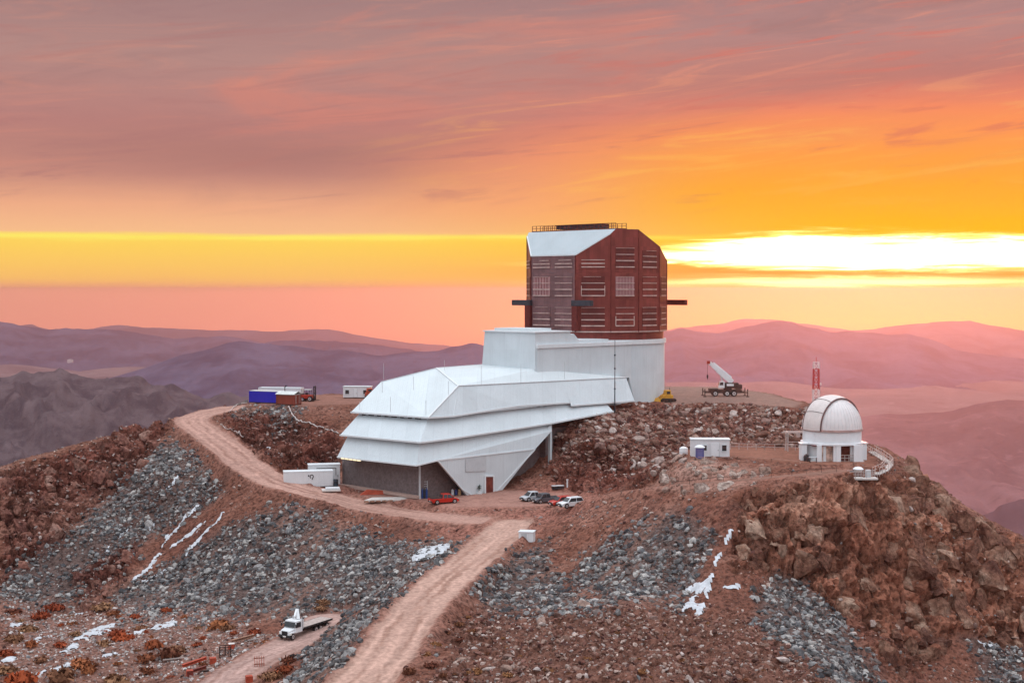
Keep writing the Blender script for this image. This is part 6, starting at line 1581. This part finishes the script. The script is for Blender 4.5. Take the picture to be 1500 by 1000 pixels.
# ------------------------------------------------------------------ the small dome on its shelf
def small_dome():
    q = on_z(1228, 676, -26.6); DX, DY = q.x, q.y + 4.6; gz = H0 - 26.6
    o = thing('small_dome', 'small white ribbed observatory dome on a drum building at the cliff edge', 'dome', (DX, DY, gz))
    sc = FPX / DY; zl = lambda v: (678 - v) / sc
    Rr = 4.62; zs = zl(633)
    M_DOME = mat('dome white', (.72, .68, .68), .45, var=.05, scale=.5, streak=.2); M_SHUT = mat('shutter cream', (.66, .59, .57), .5, var=.07, scale=.6, streak=.3)
    hz = zl(587) - zs
    m = MB(); pr = [(Rr * math.cos(t), zs + hz * math.sin(t)) for t in np.linspace(0, math.pi / 2 - .02, 18)] ; m.lathe(pr + [(.0, zs + hz)], 48); sh = m.build('shell', M_DOME, o, smooth=True)
    SD = R(213)                                                     # shutter faces left and a little towards the yard
    sx, sy = math.cos(SD), math.sin(SD)
    for k in range(48):
        t = 2 * math.pi * k / 48
        dd = math.cos(t - SD)
        if math.sin(t) > .55 or abs(math.sin(t - SD)) * Rr < 2.1: continue
        m = MB(); pts = []
        for e in np.linspace(0, 1.42, 9):
            if abs(math.sin(t - SD)) * Rr * math.cos(e) < 1.95: break
            pts.append(((Rr + .03) * math.cos(e) * math.cos(t), (Rr + .03) * math.cos(e) * math.sin(t), zs + (hz + .03) * math.sin(e)))
        if len(pts) > 2: m.path(pts, .045, 5); m.build('rib', M_DOME, sh)
    # shutter: a raised arched band over the top
    lx, ly = -sy, sx
    def arc(w, r, e0, e1, n=22):
        return [(sx * math.sqrt(max(r * r - w * w, .01)) * math.cos(e) + lx * w, sy * math.sqrt(max(r * r - w * w, .01)) * math.cos(e) + ly * w, zs + hz / Rr * math.sqrt(max(r * r - w * w, .01)) * math.sin(e)) for e in np.linspace(e0, e1, n)]
    W_ = 1.85; e0, e1 = -.03, R(112)
    ws = np.linspace(-W_, W_, 9); m = MB(); rows = [arc(w, Rr + .24, e0, e1) for w in ws]; k0 = len(m.v)
    for r_ in rows: m.v += r_
    n = len(rows[0])
    for i in range(len(rows) - 1):
        for j in range(n - 1): m.f.append((k0 + i * n + j, k0 + (i + 1) * n + j, k0 + (i + 1) * n + j + 1, k0 + i * n + j + 1))
    for w in (-W_, W_):
        a_, b_ = arc(w, Rr + .24, e0, e1), arc(w, Rr - .1, e0, e1); k1 = len(m.v); m.v += a_ + b_
        for j in range(n - 1): m.f.append((k1 + j, k1 + j + 1, k1 + n + j + 1, k1 + n + j))
    st = m.build('shutter', M_SHUT, o)
    for w in (-W_, W_): MB().path(arc(w * 1.03, Rr + .2, e0, R(150), 26), .13, 6).build('shutter_rail', mat('dark rail', (.13, .07, .07), .6), st)
    for e in (R(32), R(62)): MB().path([tuple(arc(w, Rr + .26, e, e + .01, 2)[0]) for w in ws], .04, 5).build('shutter_seam', M_CHASSIS, st)
    m = MB(); m.lathe([(Rr + .02, zs - .32), (Rr + .16, zs - .30), (Rr + .16, zs + .0), (Rr + .0, zs + .04)], 48); m.build('ring_beam', mat('stained ring', (.45, .30, .28), .6, var=.2), o, smooth=True)
    # drum and porch
    zp = zl(654)
    m = MB(); m.lathe([(Rr - .05, zp - .1), (Rr - .05, zs - .3)], 48); m.build('drum_wall', M_WPAINT, o, smooth=True)
    m = MB(); m.lathe([(Rr - .9, zp - .12), (Rr + .28, zp - .12), (Rr + .28, zp + .14), (Rr - .05, zp + .2)], 48); m.build('porch_rim', M_WPAINT, o)
    def arcwall(a0, a1, r, nm, mt, z0=-.3, z1=None):
        m = MB(); m.lathe([(r, z0), (r, z1 or zp)], 10, 0, 0, R(a0), R(a1)); m.lathe([(r - .2, z0), (r - .2, z1 or zp)], 10, 0, 0, R(a0), R(a1))
        for a_ in (a0, a1):
            c_, s_ = math.cos(R(a_)), math.sin(R(a_)); m.poly([(r * c_, r * s_, z0), (r * c_, r * s_, z1 or zp), ((r - .2) * c_, (r - .2) * s_, z1 or zp), ((r - .2) * c_, (r - .2) * s_, z0)])
        return m.build(nm, mt, o)
    arcwall(-10, 180, Rr, 'outer_wall', M_WPAINT); arcwall(180, 246, Rr, 'outer_wall', M_WPAINT); arcwall(296, 350, Rr, 'outer_wall', M_WPAINT)
    fy = -Rr * .98
    X = lambda u: (u - 750) * (DY - 4.4) / FPX - DX
    for u0, u1, y in ((1198, 1205, fy + .2), (1222, 1226, fy + .1), (1226, 1232.5, fy - .05), (1252, 1266, fy + .15)):
        MB().box((X(u0) + X(u1)) / 2, y, zp / 2 - .1, X(u1) - X(u0), .5, zp + .1).build('porch_pier', M_WPAINT, o)
    MB().box(X(1213.5), fy + .55, zp / 2 - .1, X(1222) - X(1205), .12, zp).build('sliding_door', mat('stained door', (.50, .34, .28), .7, var=.5, scale=1.4, streak=.6), o)
    MB().box(X(1242), fy + 1.6, zp / 2, X(1253) - X(1232), .1, zp).build('inner_wall', M_RUST, o); MB().box(0, fy + 2.2, zp - .15, 8, 4, .1).build('porch_ceiling', M_REDD, o)
    MB().box(0, 0, -.15, 8.4, 8.6, .3).build('floor_slab', M_CONC, o)
    rg = thing_part('porch_railing', o)
    for z in (.55, 1.0): MB().box(X(1242), fy + .05, z, X(1253) - X(1232), .08, .08).build('rail', M_PIPE, rg)
    for k in range(4): MB().box(X(1233 + k * 6), fy + .05, .5, .08, .08, 1.0).build('baluster', M_PIPE, rg)
    m = MB()
    for k in range(2): m.bar((-3.4 + k * .32, -3.02, zl(643)), (-3.4 + k * .32, -3.02, zl(638)), .12, .03, (0, 1, 0))
    m.bar((-3.4, -3.03, zl(639.5)), (-3.08, -3.03, zl(641)), .1, .03, (0, 1, 0)); m.build('wall_mark', M_GREYP, o)
    bx = thing_part('side_bay', o); MB().box(X(1182), -2.2, zp / 2 - .1, .9, 1.8, zp).build('bay_wall', M_WPAINT, bx); MB().box(X(1182), -2.2, zp + .05, 1.2, 2.1, .14).build('bay_roof', M_WPAINT, bx)
    MB().box(X(1273), -1.4, zp / 2 - .1, .8, 1.6, zp).build('bay_wall', M_WPAINT, bx); MB().box(X(1273), -1.4, zp + .05, 1.1, 1.9, .14).build('bay_roof', M_WPAINT, bx)
    # gear near the porch
    p = on_z(1181, 675, -26.6); b = thing('black_tank', 'round black tank beside the small dome building', 'tank', (p.x, p.y, gz)); MB().lathe([(0, 0), (.42, 0), (.45, .7), (.3, .95), (0, 1.0)], 16).build('shell', M_BLACK, b, smooth=True); MB().tube((0, 0, .95), (0, 0, 1.1), .12, 8).build('cap', M_BLACK, b)
    p = on_z(1191, 677, -26.6); b = thing('work_table', 'small grey work table beside the round black tank', 'table', (p.x, p.y, gz)); MB().box(0, 0, .8, 1.3, .6, .08).build('top', M_GREYP, b)
    for x in (-.5, .5):
        for y in (-.22, .22): MB().box(x, y, .4, .07, .07, .8).build('leg', M_BLACK, b)
    # round hatch and viewing platform with rails
    p = G(1257, 693); b = thing('roof_vent_cap', 'small round white cap on a stub in front of the small dome', 'vent cap', tuple(p)); MB().lathe([(.75, .25), (.8, .35), (.5, .6), (0, .7)], 20).build('cap', M_WPAINT, b, smooth=True); MB().lathe([(.6, -.1), (.6, .3)], 12).build('stub', M_CONC, b)
    p = G(1263, 703); b = thing('viewing_platform', 'low pale deck with white handrails in front of the small dome', 'platform', (p.x, p.y, p.z + .05))
    MB().box(0, 0, .12, 4.2, 1.8, .24).build('deck', M_CONC, b)
    for x in np.linspace(-2.0, 2.0, 6):
        for y in (-.85, .85): MB().box(x, y, .65, .06, .06, 1.1).build('post', M_PIPE, b)
    for y in (-.85, .85):
        for z in (.7, 1.15): MB().box(0, y, z, 4.1, .06, .06).build('rail', M_PIPE, b)
    MB().box(.9, .2, .8, .7, .6, 1.1).build('cabinet', M_GREYP, b)
    # stair with handrails round the right side
    st_ = [G(1283, 698), G(1296, 691), G(1303, 682), G(1298, 676), G(1286, 668), G(1276, 662)]
    b = thing('cliff_stair', 'stair with pale handrails curving round the cliff side of the small dome', 'stair', tuple(st_[0])); lo_ = st_[0]
    pts = [p_ - lo_ for p_ in st_]
    for a_, c_ in zip(pts, pts[1:]):
        d = (c_ - a_); nn = Vector((-d.y, d.x, 0)).normalized() * .55; ns = max(3, int(d.length / .45))
        for k in range(ns):
            q_ = a_.lerp(c_, (k + .5) / ns); MB().bar(q_ - nn + V3(0, 0, .1), q_ + nn + V3(0, 0, .1), .38, .1).build('tread', M_CONC, b)
        for s in (-1, 1):
            for z in (.6, 1.1): MB().bar(a_ + nn * s + V3(0, 0, z), c_ + nn * s + V3(0, 0, z), .05).build('handrail', M_PIPE, b)
            for k in range(3): q_ = a_.lerp(c_, k / 3) + nn * s; MB().bar(q_ - V3(0, 0, .2), q_ + V3(0, 0, 1.12), .07).build('post', M_PIPE, b)
small_dome()

q = on_z(1041, 667.5, -26.4)
cab_ = office('site_hut', 'white rectangular hut with two small windows left of the small dome', (q.x, q.y + 1.2, ground_z(q.x, q.y) - .1), R(-3), 6.1, 2.5, 2.75, ((-.9, .7, .9), (2.2, .8, 1.0)), ((.7, 1.5),))
q = on_z(1024.5, 671.5, -26.6)
b = thing('toilet_booth', 'blue portable toilet booth with white domed roof in front of the white hut', 'toilet', (q.x, q.y - .3, ground_z(q.x, q.y) - .05), R(-3))
M_TB = mat('violet blue plastic', (.10, .10, .26), .55, var=.1)
MB().box(0, 0, .95, 1.25, 1.2, 1.8).build('walls', M_TB, b); MB().box(0, -.62, .9, .8, .04, 1.5).build('door', mat('violet blue door', (.14, .14, .32), .55, var=.1), b)
MB().lathe([(.85, 1.85), (.8, 1.98), (.45, 2.2), (0, 2.28)], 16).build('roof', M_WPAINT, b, smooth=True); MB().tube((.3, .3, 2.1), (.3, .3, 2.5), .05, 6).build('vent_pipe', M_WPAINT, b)
q = G(1003, 668); b = thing('water_tank', 'pale round water tank half behind the white hut', 'tank', (q.x, q.y + 1.5, ground_z(q.x, q.y + 1.5) - .1)); MB().lathe([(.7, 0), (.7, 1.1), (.65, 1.25), (.2, 1.45), (0, 1.45)], 20).build('shell', M_WPAINT, b, smooth=True); MB().lathe([(.72, .5), (.74, .55), (.72, .6)], 20).build('band', M_GREYP, b)

def railing(name, label, pix, z, posts, h=1.0, rails=(.5, 1.0), m=M_PIPE, ground=True, r=.05):
    w = [on_z(u, v, z) if z is not None else G(u, v) for u, v in pix]
    for p_ in w: p_.z = ground_z(p_.x, p_.y)
    o = thing(name, label, 'railing', tuple(w[0])); b0 = w[0]
    tot = sum((b_ - a_).length for a_, b_ in zip(w, w[1:])); 
    for a_, c_ in zip(w, w[1:]):
        n_ = max(1, int(posts * (c_ - a_).length / tot))
        for k in range(n_ + 1):
            q_ = a_.lerp(c_, k / n_); q_.z = ground_z(q_.x, q_.y); MB().tube(q_ - b0 - V3(0, 0, .2), q_ - b0 + V3(0, 0, h), r, 6).build('post', m, o)
        for z_ in rails: MB().bar(a_ - b0 + V3(0, 0, z_), c_ - b0 + V3(0, 0, z_), .06).build('rail', m, o)
    return o
railing('handrail', 'pale double rail along the back of the shelf between hut and small dome', [(1070, 657), (1120, 658), (1180, 659)], -26.5, 9)
railing('timber_edge', 'low brown timber edging along the front of the shelf', [(1010, 672), (1040, 675), (1080, 672), (1130, 676), (1172, 679)], None, 7, .4, (.38,), mat('brown edging', (.40, .24, .19), .8, var=.25), r=.08)
railing('trail_rope', 'thin dark rope fence along the hillside trail below the small dome', [(980, 713), (1040, 706), (1100, 702), (1160, 697), (1225, 691)], None, 12, .7, (.65,), M_CHASSIS, r=.03)
# pipe gantry beside the drum
q0, q1 = on_z(1154, 660, -26.5), on_z(1182, 660, -26.5)
b = thing('pipe_gantry', 'pale portal frame of pipes standing left of the small dome', 'frame', (q0.x, q0.y, H0 - 26.6)); Lg = q1.x - q0.x + .6; hg = (660 - 632) * q0.y / FPX
for x in (0, Lg - .4):
    for y in (0, 1.6): MB().box(x, y, hg / 2, .16, .16, hg).build('leg', M_PIPE, b)
for y in (0, 1.6): MB().box(Lg / 2 - .2, y, hg, Lg + .5, .2, .2).build('beam', M_PIPE, b)
for x in (0, Lg - .4): MB().box(x, .8, hg, .16, 1.6, .16).build('tie', M_PIPE, b)
MB().box(Lg * .5, .8, hg - .45, .5, .5, .8).build('hoist', M_PIPE, b); MB().box(Lg / 2, 0, hg * .5, Lg, .1, .1).build('mid_rail', M_PIPE, b)

# lattice mast behind the small dome
def lattice_mast():
    q = P(1195, 595, 262); z0 = ground_z(q.x, q.y); zt = P(1195, 530, 262).z
    o = thing('lattice_mast', 'red and white lattice radio mast rising behind the small dome', 'mast', (q.x, q.y, z0)); Ht = zt - z0; n = 16
    M_MR = mat('mast red', (.50, .03, .03), .5, var=.1); M_MW = mat('mast white', (.75, .62, .62), .5, var=.1); w = .55
    z_red = P(1195, 567, 262).z - z0
    for k in range(n):
        za, zb = Ht * k / n, Ht * (k + 1) / n; m = M_MR if za > z_red - .5 and zb < Ht - .7 else M_MW
        s = thing_part('mast_section', o); wa, wb = w * (1.25 - .45 * k / n), w * (1.25 - .45 * (k + 1) / n)
        cs = [(-1, -1), (1, -1), (1, 1), (-1, 1)]
        for i, (x, y) in enumerate(cs):
            x2, y2 = cs[(i + 1) % 4]
            MB().bar((x * wa, y * wa, za), (x * wb, y * wb, zb), .13).build('chord', m, s)
            MB().bar((x * wa, y * wa, za), (x2 * wb, y2 * wb, zb), .08).build('brace', m, s); MB().bar((x * wb, y * wb, zb), (x2 * wb, y2 * wb, zb), .08).build('tie', m, s)
    MB().box(.75, -.3, Ht * .8, .35, .35, .35).build('antenna', M_MW, o); MB().tube((0, 0, Ht - .1), (0, 0, Ht + .9), .05, 6).build('rod', M_MR, o)
lattice_mast()
